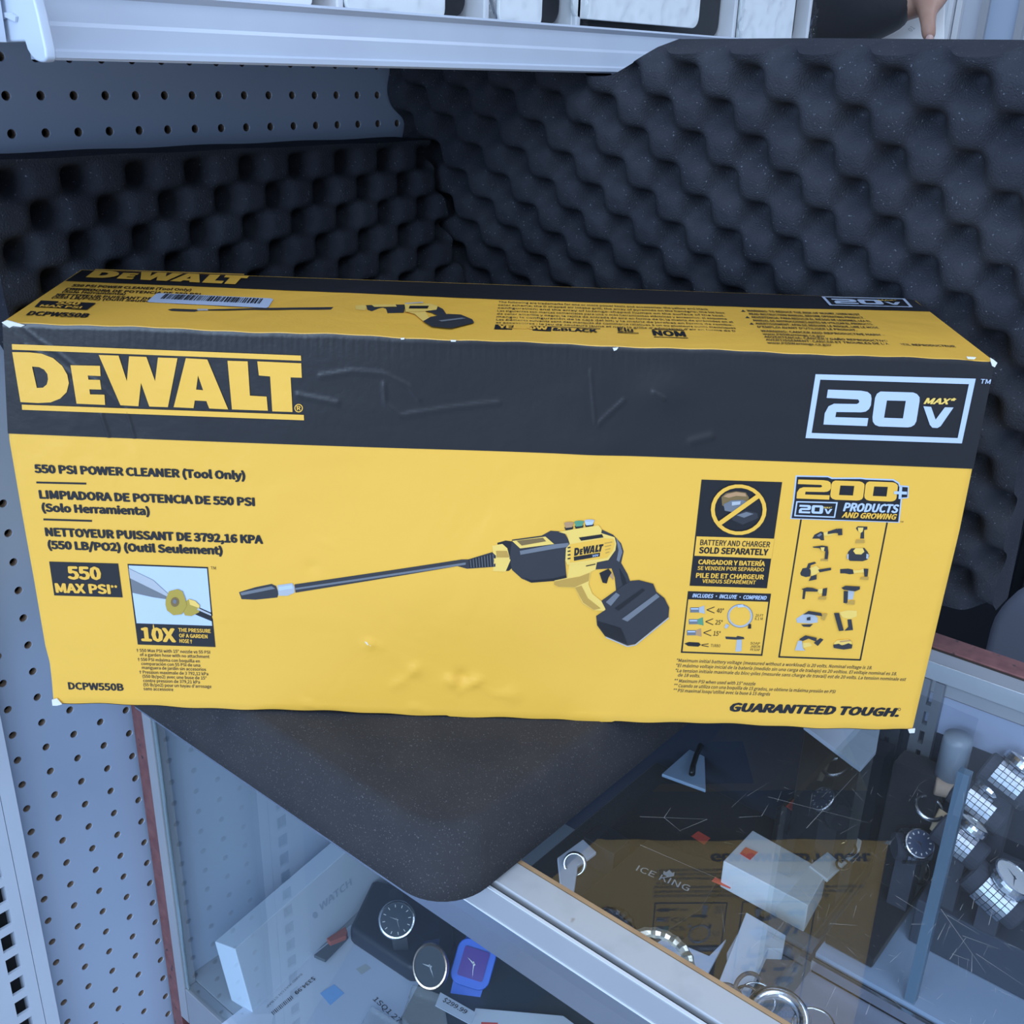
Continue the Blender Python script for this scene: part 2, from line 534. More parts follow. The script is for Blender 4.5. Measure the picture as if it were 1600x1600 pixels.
# back: red ledge, aluminium strips, header
MB().box(V(0.0225, 0.5805, ZT - 0.02), V(X1, 0.607, ZT + 0.0075)).build('back_ledge', laminate, case, bevel=0.0008)
MB().box(V(0.0225, 0.5775, ZT - 0.012), V(X1, 0.5803, ZT + 0.0058)).build('ledge_seal', mat('seal_brown', (0.03, 0.025, 0.02), 0.6), case)
MB().box(V(0.0225, 0.5555, ZT - 0.012), V(X1, 0.5773, ZT + 0.0056)).build('back_top_strip', alu, case, bevel=0.0006)
mb = MB().box(V(0.0225, 0.562, ZT - 0.027), V(X1, 0.5695, ZT - 0.0125))
mb.build('back_track', alu_dull, case)
MB().box(V(0.0225, 0.5635, ZT - 0.066), V(X1, 0.5655, ZT - 0.0285)).build('back_valance', mat('valance_grey', (0.34, 0.40, 0.54), 0.45), case)
MB().box(V(0.0225, 0.5635, ZT - 0.0283), V(X1, 0.5658, ZT - 0.0272)).build('valance_seam', mat('seam_brown', (0.10, 0.07, 0.06), 0.6), case)
MB().disc(ats(1446, 1073, 0.563), Vector((0.005, 0, 0)), Vector((0, 0, 0.005)), 0.002, 16, rings=[(1, 0), (1, 0.0015), (0.6, 0.003), (0, 0.003)]).build('lock', steel, case, smooth=True)
MB().box(V(0.0225, 0.5635, ZD + 0.0045), V(X1, 0.5655, ZT - 0.0665)).build('back_panel', mat('back_smoked', (0.018, 0.026, 0.045), 0.35), case)
# glass
MB().box(V(0.0370, 0.1202, ZT - 0.0002), V(X1, 0.5550, ZT + 0.0056)).build('top_glass', glass_mat('dusty_haze_glass', (0.955, 0.97, 0.985), 1.64, veil=0.010), case)  # veil adds dust plus a painted haze that greys the reflections
MB().box(V(0.0370, FY + 0.002, ZD + 0.0035), V(X1, FY + 0.0075, -0.1275)).build('front_glass', pane, case)
MB().box(V(0.0366, FY + 0.0005, ZD + 0.0035), V(0.0405, FY + 0.0018, -0.1275)).build('glass_channel', mat('clear_channel', (0.35, 0.45, 0.50), 0.1, 0.6), case)


# slotted standards against the back and the vertical divider
def standard(d0, d1):
    mb_ = MB()
    dm = (d0 + d1) / 2
    y0, y1 = 0.556, 0.5632
    mb_.box(V(d0, y0, ZD + 0.005), V(dm - 0.0022, y1, ZT - 0.013))
    mb_.box(V(dm + 0.0022, y0, ZD + 0.005), V(d1, y1, ZT - 0.013))
    z = ZD + 0.005
    while z < ZT - 0.03:
        mb_.box(V(dm - 0.0022, y0, z), V(dm + 0.0022, y1, z + 0.007))
        z += 0.0205
    mb_.build('slotted_standard', mat('standard_grey', (0.20, 0.22, 0.25), 0.4, 0.5), case)


standard(0.5565, 0.577)
standard(0.045, 0.062)
MB().box(V(0.548, 0.30, -0.298), V(0.552, 0.554, ZT - 0.0065)).build('divider_glass', pane, case)
DP = ats(1475, 1345, 0.4235).x
MB().box(V(DP - 0.0045, 0.4195, MSZ + 0.0003), V(DP + 0.0045, 0.4275, ZT - 0.001)).build('corner_post', mat('post_bluegrey', (0.10, 0.17, 0.24), 0.3, 0.2), case)
# middle shelves
MB().box(V(0.30, 0.275, MSZ - 0.006), V(0.547, 0.5550, MSZ)).build('middle_shelf', pane, case)
MB().box(V(0.5535, 0.418, MSZ - 0.012), V(X1, 0.5550, MSZ)).build('white_shelf', mat('shelf_white', (0.26, 0.34, 0.46), 0.45), case)
mb = MB()
mb.box(V(0.5535, 0.4145, MSZ - 0.020), V(X1, 0.4178, MSZ - 0.006))
mb.build('shelf_gap', dark, case)
MB().box(V(0.5535, 0.4105, MSZ - 0.014), V(X1, 0.4140, MSZ - 0.0035)).build('shelf_rail', steel, case)
MB().box(V(0.5535, 0.33, MSZ - 0.024), V(X1, 0.4103, MSZ - 0.016)).build('lower_rail', mat('rail_lilac', (0.22, 0.24, 0.31), 0.35, 0.2), case)

# ------------------------------------------------------------------ foam
def crate(u, v, a, b, u0, v0, e=2.4):
    """-1 in a pit, +1 on a peak"""
    f = -math.cos(PI * (u - u0) / a) * math.cos(PI * (v - v0) / b)
    return -((1 - f) / 2) ** e          # 0 on the broad peaks, -1 in the pits


def foam_sheet(name, label, loc, nu, nv, pos, thick, bottom_fn=None):
    """pos(i/nu, j/nv) -> (front point, back point)"""
    t_ = thing(name, label, 'foam', loc)
    mb_ = MB()
    fr, bk = [], []
    for j in range(nv + 1):
        for i in range(nu + 1):
            p, q = pos(i / nu, j / nv)
            fr.append(p)
            bk.append(q)
    W_ = nu + 1
    N = len(fr)
    fs = []
    for j in range(nv):
        for i in range(nu):
            a = j * W_ + i
            fs.append((a, a + 1, a + W_ + 1, a + W_))
            fs.append((N + a, N + a + W_, N + a + W_ + 1, N + a + 1))
    for i in range(nu):
        fs.append((i, N + i, N + i + 1, i + 1))
        a = nv * W_ + i
        fs.append((a, a + 1, N + a + 1, N + a))
    for j in range(nv):
        a = j * W_
        fs.append((a, a + W_, N + a + W_, N + a))
        a = j * W_ + nu
        fs.append((a, N + a, N + a + W_, a + W_))
    mb_.add(fr + bk, fs)
    o = mb_.build('sheet', foam_m, t_, smooth=True)
    me = o.data
    # sharp cut edges
    me.set_sharp_from_angle(angle=math.radians(62))
    return t_


LA, LB = 0.02525, 0.0235


CURVE = [(-0.060, 0.5475), (0.0, 0.546), (0.05, 0.540), (0.15, 0.522), (0.23, 0.500), (0.28, 0.480), (0.336, 0.460), (0.400, 0.436), (0.44, 0.424)]


def curve_s(z):
    for (za, sa), (zb, sb) in zip(CURVE, CURVE[1:]):
        if z <= zb:
            return sa + (sb - sa) * (z - za) / (zb - za)
    return CURVE[-1][1]


def pos_left(u, v):
    z = -0.0585 + v * (0.3455 + 0.0585)
    sl_ = 0.031 if z > 0.24 else 0.031 + min(0.05, (0.24 - z) * 0.4)
    s = sl_ + u * (curve_s(z) - 0.004 - sl_)
    f = crate(s, z, LA, LB, 0.0965, 0.3305, 3.4)
    e = min(1, max(0, (0.3455 - z) / 0.010))
    k = min(1.0, max(0.0, (s - sl_) / 0.02))
    h = 0.047 + 0.043 * f * (0.1 + 0.9 * k) * e
    zt = z + (0.0004 * math.sin(s * 61) if v > 0.98 else 0)
    return V(0.0025 + h, s + 0.0015 * math.sin(z * 40) * (1 - k), zt), V(0.0015, s, zt)


foam_sheet('egg_crate_foam', 'charcoal egg-crate foam sheet hanging against the white pegboard behind the carton', V(0.02, 0.28, -0.0585), 190, 150, pos_left, 0.05)

# right hand sheet: leans over the counter's back edge, top tucked under the shelf
ARC = [0.0]
for (za, sa), (zb, sb) in zip(CURVE, CURVE[1:]):
    ARC.append(ARC[-1] + math.hypot(zb - za, sb - sa))
A336 = ARC[6]


def on_curve(L):
    for k in range(len(ARC) - 1):
        if L <= ARC[k + 1] or k == len(ARC) - 2:
            t_ = (L - ARC[k]) / (ARC[k + 1] - ARC[k])
            za, sa = CURVE[k]
            zb, sb = CURVE[k + 1]
            return za + (zb - za) * t_, sa + (sb - sa) * t_, k + t_


def tangent(L):
    za, sa, _ = on_curve(max(0, L - 0.02))
    zb, sb, _ = on_curve(L + 0.02)
    n = Vector((0, -(zb - za), sb - sa)).normalized()    # towards the counter's front, a little up/down
    return n


def right_top(d):
    if d < 0.224:
        z = 0.420
    elif d < 0.230:
        z = 0.420 - (d - 0.224) / 0.006 * 0.0135
    elif d < 0.264:
        z = 0.4065
    elif d < 0.300:
        z = 0.4065 + (d - 0.264) / 0.036 * 0.0175
    else:
        z = 0.424 + 0.0015 * math.sin((d - 0.335) * 9)
    return z


def pos_right(u, v):
    d = 0.002 + u * 0.600
    if u == 0:
        d = 0.001
    top = right_top(d)
    bot = -0.0585 if d < 0.44 else -0.0585 + min(1, (d - 0.44) / 0.1) * 0.052 + (d - 0.44) * 0.05
    # arc length for this column
    z = bot + v * (top - bot)
    L = 0.0
    for k in range(len(CURVE) - 1):
        if z <= CURVE[k + 1][0] or k == len(CURVE) - 2:
            L = ARC[k] + (z - CURVE[k][0]) / (CURVE[k + 1][0] - CURVE[k][0]) * (ARC[k + 1] - ARC[k])
            break
    zz, ss, _ = on_curve(L)
    n = tangent(L)
    f = crate(d, L - A336, 0.0266, 0.0264, 0.330, 0.0205)
    e = min(1.0, max(0.0, (top - z) / 0.016))
    g = min(1.0, max(0.0, (0.602 - d) / 0.010))
    h = 0.030 * f
    h = h * (0.75 + 0.25 * g)
    base = Vector((d, ss, zz + ZO))
    back = base - n * 0.050
    jag = 0.004 * math.sin(zz * 150) if u == 0 else 0
    if u == 0:
        base.x = back.x = 0.0012
    fr = base + n * h
    # the cut top edge slopes back so its thickness shows from above
    back.z = min(back.z, zz + ZO) + (0.012 if v > 0.999 else 0.012 * v)
    if z > top - 0.02:
        back.z = min(back.z, (top + 0.001 if d < 0.29 else 0.437) + ZO)
    return fr, back


foam_sheet('egg_crate_foam', 'taller charcoal egg-crate foam sheet leaning along the back of the counter, top right', V(0.3, 0.56, -0.0585), 230, 180, pos_right, 0.05)

# flat pad under the carton
pd_ = thing('foam_pad', 'thick smooth charcoal foam pad with rounded corners lying under the carton', 'foam', V(0.24, 0.26, -0.06))
PX0, PX1, PY0, PY1, PZ0, PZ1, PR = 0.056, 0.456, 0.046, 0.425, -0.0585, -0.0022, 0.036
bm = bmesh.new()
loop = rrect(Vector(((PX0 + PX1) / 2, (PY0 + PY1) / 2, 0)), Vector((1, 0, 0)), Vector((0, 1, 0)), PX1 - PX0, PY1 - PY0, PR, 10)
mb = MB()
n_ = len(loop)
cx_, cy_ = (PX0 + PX1) / 2, (PY0 + PY1) / 2
levels = [(PZ0, -0.004), (PZ0 + 0.004, 0.0), (PZ0 + 0.020, -0.0015), (PZ1 - 0.012, -0.0065), (PZ1 - 0.005, -0.0090), (PZ1 - 0.0015, -0.0118), (PZ1, -0.0160)]
vs = []
for z, o_ in levels:
    for p in loop:
        sx = (PX1 - PX0 + 2 * o_) / (PX1 - PX0)
        sy = (PY1 - PY0 + 2 * o_) / (PY1 - PY0)
        xx = cx_ + (p.x - cx_) * sx
        vs.append(Vector((xx, cy_ + (p.y - cy_) * sy, z - (0.0065 * (xx - PX0) / (PX1 - PX0) if z > PZ0 + 0.03 else 0) + ZO)))
fs = []
for i in range(len(levels) - 1):
    for k in range(n_):
        l = (k + 1) % n_
        fs.append((i * n_ + k, i * n_ + l, (i + 1) * n_ + l, (i + 1) * n_ + k))
fs.append(tuple(range(n_))[::-1])
fs.append(tuple((len(levels) - 1) * n_ + k for k in range(n_)))
mb.add(vs, fs)
mb.build('pad', foam_flat, pd_, smooth=True)

# ------------------------------------------------------------------ carton
def O2W(p):   # carton frame (first fitted frame) -> world
    x, y, z = p
    wx, wy = 0.62897682, 0.77742406
    dx, dy = x + 0.10425536, y - 0.11975092
    return V(dx * wy - dy * wx, dx * wx + dy * wy, z)


FTLp, FTRp, FBLp, FBRp = (O2W(p) for p in ((0.00448, -0.00535, 0.26753), (0.59937, 0.0132, 0.25804), (0.0000458, -0.00039, -0.0006), (0.59493, 0.018166, -0.0101)))
BTLp = O2W((-0.00002566, 0.1405, 0.2703))
FP0 = FBLp
FN = (FBRp - FBLp).cross(FTLp - FBLp).normalized()
if FN.dot(CAM - FP0) < 0:
    FN = -FN


def pf(px, py):
    return onplane(px, py, FP0, FN)


FTL, FTR = pf(4, 503), pf(1554, 564)
TP0 = FTL
TN = (FTR - FTL).cross(BTLp - FTLp).normalized()
if TN.z < 0:
    TN = -TN


def pt(px, py):
    return onplane(px, py, TP0, TN)


def ink(name, col, rough=0.33):
    """printed coated board: every ink shares the board's dents"""
    m = mat(name, col, rough, spec=0.5)
    nt_ = m.node_tree
    b = nt_.nodes['Principled BSDF']
    if b.inputs['Normal'].links:
        return m
    tc = nt_.nodes.new('ShaderNodeTexCoord')
    n1 = nt_.nodes.new('ShaderNodeTexNoise')
    n1.inputs['Scale'].default_value = 9
    n1.inputs['Detail'].default_value = 3
    n1.inputs['Distortion'].default_value = 0.6
    n2 = nt_.nodes.new('ShaderNodeTexNoise')
    n2.inputs['Scale'].default_value = 230
    n2.inputs['Detail'].default_value = 2
    n3 = nt_.nodes.new('ShaderNodeTexVoronoi')
    n3.feature = 'DISTANCE_TO_EDGE'
    n3.inputs['Scale'].default_value = 5.5
    n3.inputs['Randomness'].default_value = 1
    mp = nt_.nodes.new('ShaderNodeMapRange')
    mp.inputs['From Max'].default_value = 0.035
    for n in (n1, n2, n3):
        nt_.links.new(tc.outputs['Object'], n.inputs['Vector'])
    nt_.links.new(n3.outputs['Distance'], mp.inputs['Value'])
    a1 = nt_.nodes.new('ShaderNodeMath')
    a1.operation = 'MULTIPLY_ADD'
    a1.inputs[1].default_value = 0.05
    nt_.links.new(n2.outputs['Fac'], a1.inputs[0])
    nt_.links.new(n1.outputs['Fac'], a1.inputs[2])
    a2 = nt_.nodes.new('ShaderNodeMath')
    a2.operation = 'MULTIPLY_ADD'
    a2.inputs[1].default_value = 0.02
    nt_.links.new(mp.outputs['Result'], a2.inputs[0])
    nt_.links.new(a1.outputs[0], a2.inputs[2])
    bp_ = nt_.nodes.new('ShaderNodeBump')
    bp_.inputs['Strength'].default_value = 0.35
    bp_.inputs['Distance'].default_value = 0.007
    nt_.links.new(a2.outputs[0], bp_.inputs['Height'])
    nt_.links.new(bp_.outputs['Normal'], b.inputs['Normal'])
    return m


K = ink('ink_black', (0.016, 0.016, 0.019))
Y = ink('board_yellow', (0.82, 0.455, 0.062), 0.38)
WH = ink('ink_pale', (0.46, 0.54, 0.70))
DG = ink('ink_dark_grey', (0.035, 0.036, 0.042))
MG = ink('ink_mid_grey', (0.16, 0.17, 0.19))
LG = ink('ink_light_grey', (0.42, 0.44, 0.47))
PB = ink('ink_picture_sky', (0.48, 0.57, 0.72))
YB = ink('ink_tool_yellow', (0.82, 0.55, 0.13))
YD = ink('ink_tool_yellow_dark', (0.50, 0.29, 0.06))
OL = ink('ink_brass', (0.42, 0.30, 0.05))
GR = ink('ink_green', (0.10, 0.28, 0.16))
TN_ = ink('ink_tan', (0.45, 0.26, 0.13))
BR = ink('ink_brown', (0.20, 0.13, 0.05))
TORN = mat('torn_board', (0.70, 0.69, 0.67), 0.8)
INKS = [K, Y, WH, DG, MG, LG, PB, YB, YD, OL, GR, TN_, BR]

fontc = {}
FONT = None
try:      # the sans that ships with Blender; the built-in one stands in if it is missing
    import os
    fp_ = os.path.join(bpy.utils.system_resource('DATAFILES'), 'fonts', 'Noto Sans CJK Regular.woff2')
    if os.path.exists(fp_):
        FONT = bpy.data.fonts.load(fp_)
except Exception:
    FONT = None


def text_mesh(s, off, italic):
    cu = bpy.data.curves.new('txt', 'FONT')
    cu.body = s
    cu.size = 1
    if FONT:
        cu.font = FONT
    cu.shear = italic
    cu.resolution_u = 2
    cu.fill_mode = 'FRONT'
    o = bpy.data.objects.new('txt', cu)
    C.objects.link(o)
    bpy.context.view_layer.update()
    me = bpy.data.meshes.new_from_object(o)
    vs = [(v.co.x, v.co.y, 0) for v in me.vertices]
    fs = [tuple(p.vertices) for p in me.polygons]
    bpy.data.objects.remove(o)
    bpy.data.curves.remove(cu)
    bpy.data.meshes.remove(me)
    if off:      # heavier strokes: the glyphs again, nudged sideways and up and down
        k = len(vs)
        b = off * 0.62
        v2, f2 = list(vs), list(fs)
        n = k
        for q, (ax, ay) in enumerate(((b, 0), (-b, 0), (0, b * 0.7), (0, -b * 0.7), (b * 0.7, b * 0.5), (-b * 0.7, -b * 0.5), (b * 0.7, -b * 0.5), (-b * 0.7, b * 0.5))):
            v2 += [(x + ax, y + ay, q + 1) for x, y, z in vs]
            f2 += [tuple(i + n for i in f) for f in fs]
            n += k
        vs, fs = v2, f2
    return vs, fs


def caph(off):
    if off not in fontc:
        vs, _ = text_mesh('H', off, 0)
        ys = [v[1] for v in vs]
        fontc[off] = (min(ys), max(ys))
    return fontc[off]


class Print:
    """ink shapes on one flat face; P maps photo points to the face, n is the face normal"""

    def __init__(self, P, n, lift=0.00025):
        self.P, self.n, self.lift = P, n, lift
        self.mb = MB()

    def poly(self, pts, m, layer=1, holes=()):
        loops = [[self.P(*q) for q in pts]] + [[self.P(*q) for q in h] for h in holes]
        ex = (loops[0][1] - loops[0][0]).normalized()
        ey = self.n.cross(ex)
        flat2 = [[Vector((p.dot(ex), p.dot(ey), 0)) for p in l] for l in loops]
        tris = tessellate_polygon(flat2)
        allp = [p + self.n * (self.lift * layer) for l in loops for p in l]
        fs = []
        for t_ in tris:
            a, b, c = (allp[i] for i in t_)
            if (b - a).cross(c - a).dot(self.n) < 0:
                t_ = (t_[0], t_[2], t_[1])
            fs.append(tuple(t_))
        self.mb.add(allp, fs, INKS.index(m))
        return self

    def line(self, a, b, w_, m, layer=1):
        dx, dy = b[0] - a[0], b[1] - a[1]
        L = math.hypot(dx, dy) or 1
        nx, ny = -dy / L * w_ / 2, dx / L * w_ / 2
        return self.poly([(a[0] + nx, a[1] + ny), (b[0] + nx, b[1] + ny), (b[0] - nx, b[1] - ny), (a[0] - nx, a[1] - ny)], m, layer)

    def path(self, pts, w_, m, layer=1):
        for a, b in zip(pts, pts[1:]):
            self.line(a, b, w_, m, layer)
        return self

    def ell(self, cx, cy, rx, ry, m, layer=1, hole=0, rot=0, n=26):
        cr, sr = math.cos(rot), math.sin(rot)

        def ring(k):
            return [(cx + rx * k * math.cos(2 * PI * i / n) * cr - ry * k * math.sin(2 * PI * i / n) * sr, cy + rx * k * math.cos(2 * PI * i / n) * sr + ry * k * math.sin(2 * PI * i / n) * cr) for i in range(n)]
        return self.poly(ring(1), m, layer, [ring(hole)] if hole else ())

    def text(self, s, x0, y0, x1, y1, cap, m, layer=1, off=0.0, italic=0.0, up=None):
        vs, fs = text_mesh(s, off, italic)
        lo, hi = caph(off)
        xs = [v[0] for v in vs]
        xa, xb = min(xs), max(xs)
        a, b = self.P(x0, y0), self.P(x1, y1)
        ex = (b - a)
        if up:
            ey = self.P(x0 + up[0], y0 + up[1]) - a
        else:
            ey = self.n.cross(ex).normalized() * (self.P(x0, y0 - cap) - a).length
        k = 1 / (hi - lo)
        pts = [a + ex * ((x - xa) / (xb - xa)) + ey * ((y - lo) * k) + self.n * (self.lift * layer + z * 1.2e-5) for x, y, z in vs]
        f2 = []
        for f in fs:
            p, q, r = (pts[i] for i in f[:3])
            f2.append(f if (q - p).cross(r - p).dot(self.n) > 0 else f[::-1])
        self.mb.add(pts, f2, INKS.index(m))
        return self

    def strip(self, a0, a1, b0, b1, m, layer=1, n=18):
        """long band from edge a0-b0 to a1-b1 that follows the face's bulge"""
        mix = lambda p, q, t: (p[0] + (q[0] - p[0]) * t, p[1] + (q[1] - p[1]) * t)
        for k in range(n):
            t, u = k / n, (k + 1) / n
            self.poly([mix(a0, a1, t), mix(a0, a1, u), mix(b0, b1, u), mix(b0, b1, t)], m, layer)
        return self

    def build(self, name, parent):
        return self.mb.build(name, INKS, parent)


carton = thing('power_cleaner_carton', 'long yellow and black power cleaner carton with scuffed edges lying on the foam pad', 'box', FBLp + (FBRp - FBLp) * 0.5 + Vector((0, 0, 0.002)))

# outline of the two visible faces
L_OUT = [(4, 503), (6, 560), (10, 640), (14, 690), (33, 800), (52, 905), (70, 1010), (77, 1036), (80, 1062), (83, 1099)]
R_OUT = [(1554, 564), (1538, 645), (1521, 728), (1500, 830), (1476, 930), (1450, 1040), (1426, 1142)]


def along(poly, t):
    ys = poly[0][1] + (poly[-1][1] - poly[0][1]) * t
    for (xa, ya), (xb, yb) in zip(poly, poly[1:]):
        if ys <= yb + 1e-6:
            return xa + (xb - xa) * (ys - ya) / (yb - ya), ys
    return poly[-1]


NU, NV = 260, 100
DENT = [(577, 1006, 9, 0.0012), (648, 1048, 12, 0.0012), (625, 1068, 12, 0.0006), (705, 1066, 12, 0.0016), (722, 1058, 10, -0.0018), (742, 1066, 12, 0.0014), (800, 1087, 16, 0.0010), (488, 885, 10, -0.0008), (925, 705, 40, 0.0010), (1030, 615, 40, 0.0018), (760, 620, 110, -0.0015)]


def dent(px, py):
    h = 0
    for cx, cy, r, a in DENT:
        q = ((px - cx) ** 2 + (py - cy) ** 2 * 1.6) / (r * r)
        if q < 6:
            h += a * math.exp(-q)
    return h


def bulge(px, py):
    return 0.0026 * math.exp(-((px - 720) / 340) ** 2 - ((py - 905) / 105) ** 2) - 0.0014 * math.exp(-((px - 760) / 260) ** 2 - ((py - 1050) / 60) ** 2)


CREASE = [([(30, 506), (62, 532), (90, 550), (122, 577), (152, 597), (188, 634)], 0.00045, 2.2), ([(40, 540), (75, 560), (118, 588)], 0.0004, 2), ([(158, 645), (172, 688)], 0.0006, 2.5), ([(198, 640), (212, 690)], 0.0006, 2),
          ([(465, 617), (490, 622), (528, 630)], 0.0008, 3), ([(500, 588), (550, 580), (600, 584), (640, 604), (655, 625)], 0.0006, 3), ([(600, 600), (602, 630), (625, 650), (690, 640), (780, 630)], 0.0006, 3),
          ([(1020, 612), (1038, 622)], 0.0009, 2.5), ([(935, 662), (975, 625)], 0.0006, 3), ([(1080, 690), (1110, 682)], 0.0008, 6), ([(923, 580), (930, 660)], 0.0005, 2), ([(212, 700), (235, 860), (243, 1000)], 0.0004, 2.2), ([(175, 700), (178, 760)], 0.0003, 2),
          ([(335, 964), (470, 966)], 0.0004, 2), ([(495, 842), (525, 854)], 0.0005, 2), ([(610, 1074), (640, 1058), (652, 1040)], 0.0008, 2.2), ([(700, 1058), (716, 1083), (752, 1062)], 0.001, 2.5), ([(752, 1075), (775, 1087), (800, 1084)], 0.0006, 2), ([(470, 1096), (498, 1106)], 0.0009, 3), ([(642, 1104), (670, 1112)], 0.0009, 3), ([(900, 1120), (950, 1124)], 0.0009, 4), ([(600, 1012), (578, 1000)], 0.0007, 2)]


def crease(px, py):
    h = 0
    for pl, a, w_ in CREASE:
        for (xa, ya), (xb, yb) in zip(pl, pl[1:]):
            if min(xa, xb) - 12 < px < max(xa, xb) + 12 and min(ya, yb) - 12 < py < max(ya, yb) + 12:
                L2 = (xb - xa) ** 2 + (yb - ya) ** 2
                t_ = max(0, min(1, ((px - xa) * (xb - xa) + (py - ya) * (yb - ya)) / L2))
                q = ((px - xa - t_ * (xb - xa)) ** 2 + (py - ya - t_ * (yb - ya)) ** 2) / (w_ * w_)
                if q < 7:
                    h = max(h, a * math.exp(-q))
    return h


def pfd(x, y):
    return pf(x, y) + FN * bulge(x, y)


mb = MB()
front_v = []
for j in range(NV + 1):
    t = j / NV
    xa, ya = along(L_OUT, t)
    xb, yb = along(R_OUT, t)
    for i in range(NU + 1):
        u = i / NU
        x, y = xa + (xb - xa) * u, ya + (yb - ya) * u
        if j == 0:
            y += 0.9 * math.sin(x * 0.021) + 0.5 * math.sin(x * 0.083) - 1.0 * math.exp(-((x - 540) / 60) ** 2)
        if j == NV:
            y += 1.2 * math.sin(x * 0.02 + 1) + 0.7 * math.sin(x * 0.07) + (1.6 if 700 < x < 960 else 0)
        p = pf(x, y)
        ed = min(1, min(j, NV - j) / 2, min(i, NU - i) / 2)
        front_v.append(p + FN * ((dent(x, y) + bulge(x, y) + crease(x, y)) * ed if ed else 0) - FN * (0.0009 if ed == 0 else 0))
fs = []
for j in range(NV):
    for i in range(NU):
        a = j * (NU + 1) + i
        fs.append((a, a + NU + 1, a + NU + 2, a + 1))
mb.add(front_v, fs)
topedge = front_v[:NU + 1]
botedge = front_v[-(NU + 1):]
B_L, B_R = pt(127, 421.5), pt(1427.5, 467.5)
NT = 16
top_v = []
for j in range(NT + 1):
    t = j / NT
    for i in range(NU + 1):
        q = B_L + (B_R - B_L) * (i / NU)
        p = topedge[i] + (q - topedge[i]) * t
        top_v.append(p)
fs = []
for j in range(NT):
    for i in range(NU):
        a = j * (NU + 1) + i
        fs.append((a, a + 1, a + NU + 2, a + NU + 1))
mb.add(top_v, fs)
# back, bottom and ends
depth = (B_L - FTL) * 0.985
dn = FBLp - FTLp
bl, br_ = botedge[0] + depth, botedge[-1] + (B_R - FTR) * 0.99
bt = top_v[-(NU + 1):]
mb.add(bt + [bt[i] + (bl - bt[0]) * (1 - i / NU) + (br_ - bt[-1]) * (i / NU) for i in range(NU + 1)], [(i, i + 1, NU + 2 + i, NU + 1 + i) for i in range(NU)])
lowb = [bt[i] + (bl - bt[0]) * (1 - i / NU) + (br_ - bt[-1]) * (i / NU) for i in range(NU + 1)]
mb.add(botedge + lowb, [(i, NU + 1 + i, NU + 2 + i, i + 1) for i in range(NU)])
lcol = [front_v[j * (NU + 1)] for j in range(NV + 1)]
rcol = [front_v[j * (NU + 1) + NU] for j in range(NV + 1)]
mb.add(lcol + [bt[0] + (lowb[0] - bt[0]) * j / NV for j in range(NV + 1)], [(j, NV + 1 + j, NV + 2 + j, j + 1) for j in range(NV)])
mb.add(rcol + [bt[-1] + (lowb[-1] - bt[-1]) * j / NV for j in range(NV + 1)], [(j, j + 1, NV + 2 + j, NV + 1 + j) for j in range(NV)])
body = mb.build('carton_body', Y, carton, smooth=True)
body.data.set_sharp_from_angle(angle=math.radians(50))

# black bands
mb = MB()
mb.add([p - Vector((0, 0, 0.0004)) for p in botedge] + [p + (q - p) * 0.36 - Vector((0, 0, 0.0004)) for p, q in zip(botedge, lowb)], [(i, NU + 1 + i, NU + 2 + i, i + 1) for i in range(NU)])
m0 = len(lowb)
ia, ib = int(NU * 0.60), int(NU * 0.86)
mb.add([botedge[i] + (lowb[i] - botedge[i]) * t - Vector((0, 0, 0.0004)) for t in (0.42, 0.78) for i in range(ia, ib)], [(k, ib - ia + k, ib - ia + k + 1, k + 1) for k in range(ib - ia - 1)])
mb.build('bottom_band', K, carton)
mb = MB()
bandpx = lambda x: 677 + (x - 11) * (732.5 - 677) / 1510 + 0.9 * math.sin(x * 0.004)
cols_ = 620
RB = 44
vs = []
for i in range(cols_ + 1):
    u = i / cols_
    for k in range(RB + 1):
        t = k / RB
        xt = 4 + (1554 - 4) * u
        ytop = 503.6 + (564.6 - 503.6) * u + 0.9 * math.sin(xt * 0.021) + 0.5 * math.sin(xt * 0.083) - 1.0 * math.exp(-((xt - 540) / 60) ** 2)
        xl = 12.5
        xb = 12.5 + (1520.5 - 12.5) * u
        yb = bandpx(xb)
        x, y = xt + (xb - xt) * t, ytop + (yb - ytop) * t
        p = pf(x, y)
        ed = min(1, k / 3, i / 2, (cols_ - i) / 2)
        cor = 0.00011 * math.sin(x * 0.62) * math.sin(x * 0.171 + 1) * max(0, 1 - t * 4) if k > 1 else 0
        vs.append(p + FN * (0.00035 + (dent(x, y) + bulge(x, y) + crease(x, y) + cor) * ed) - FN * (0.0005 if k == 0 else 0))
mb.add(vs, [(i * (RB + 1) + k, i * (RB + 1) + k + 1, (i + 1) * (RB + 1) + k + 1, (i + 1) * (RB + 1) + k) for i in range(cols_) for k in range(RB)])
bandf = mb.build('front_band', K, carton, smooth=True)
tag(bandf, 'black band across the top of the front face', None)
PT = Print(pt, TN)
PT.poly([(102, 439.5), (128, 422.5), (1426, 468), (1453, 487), (1200, 481.2), (800, 469.2), (400, 452)], K, 1)
PT.build('top_band', carton)

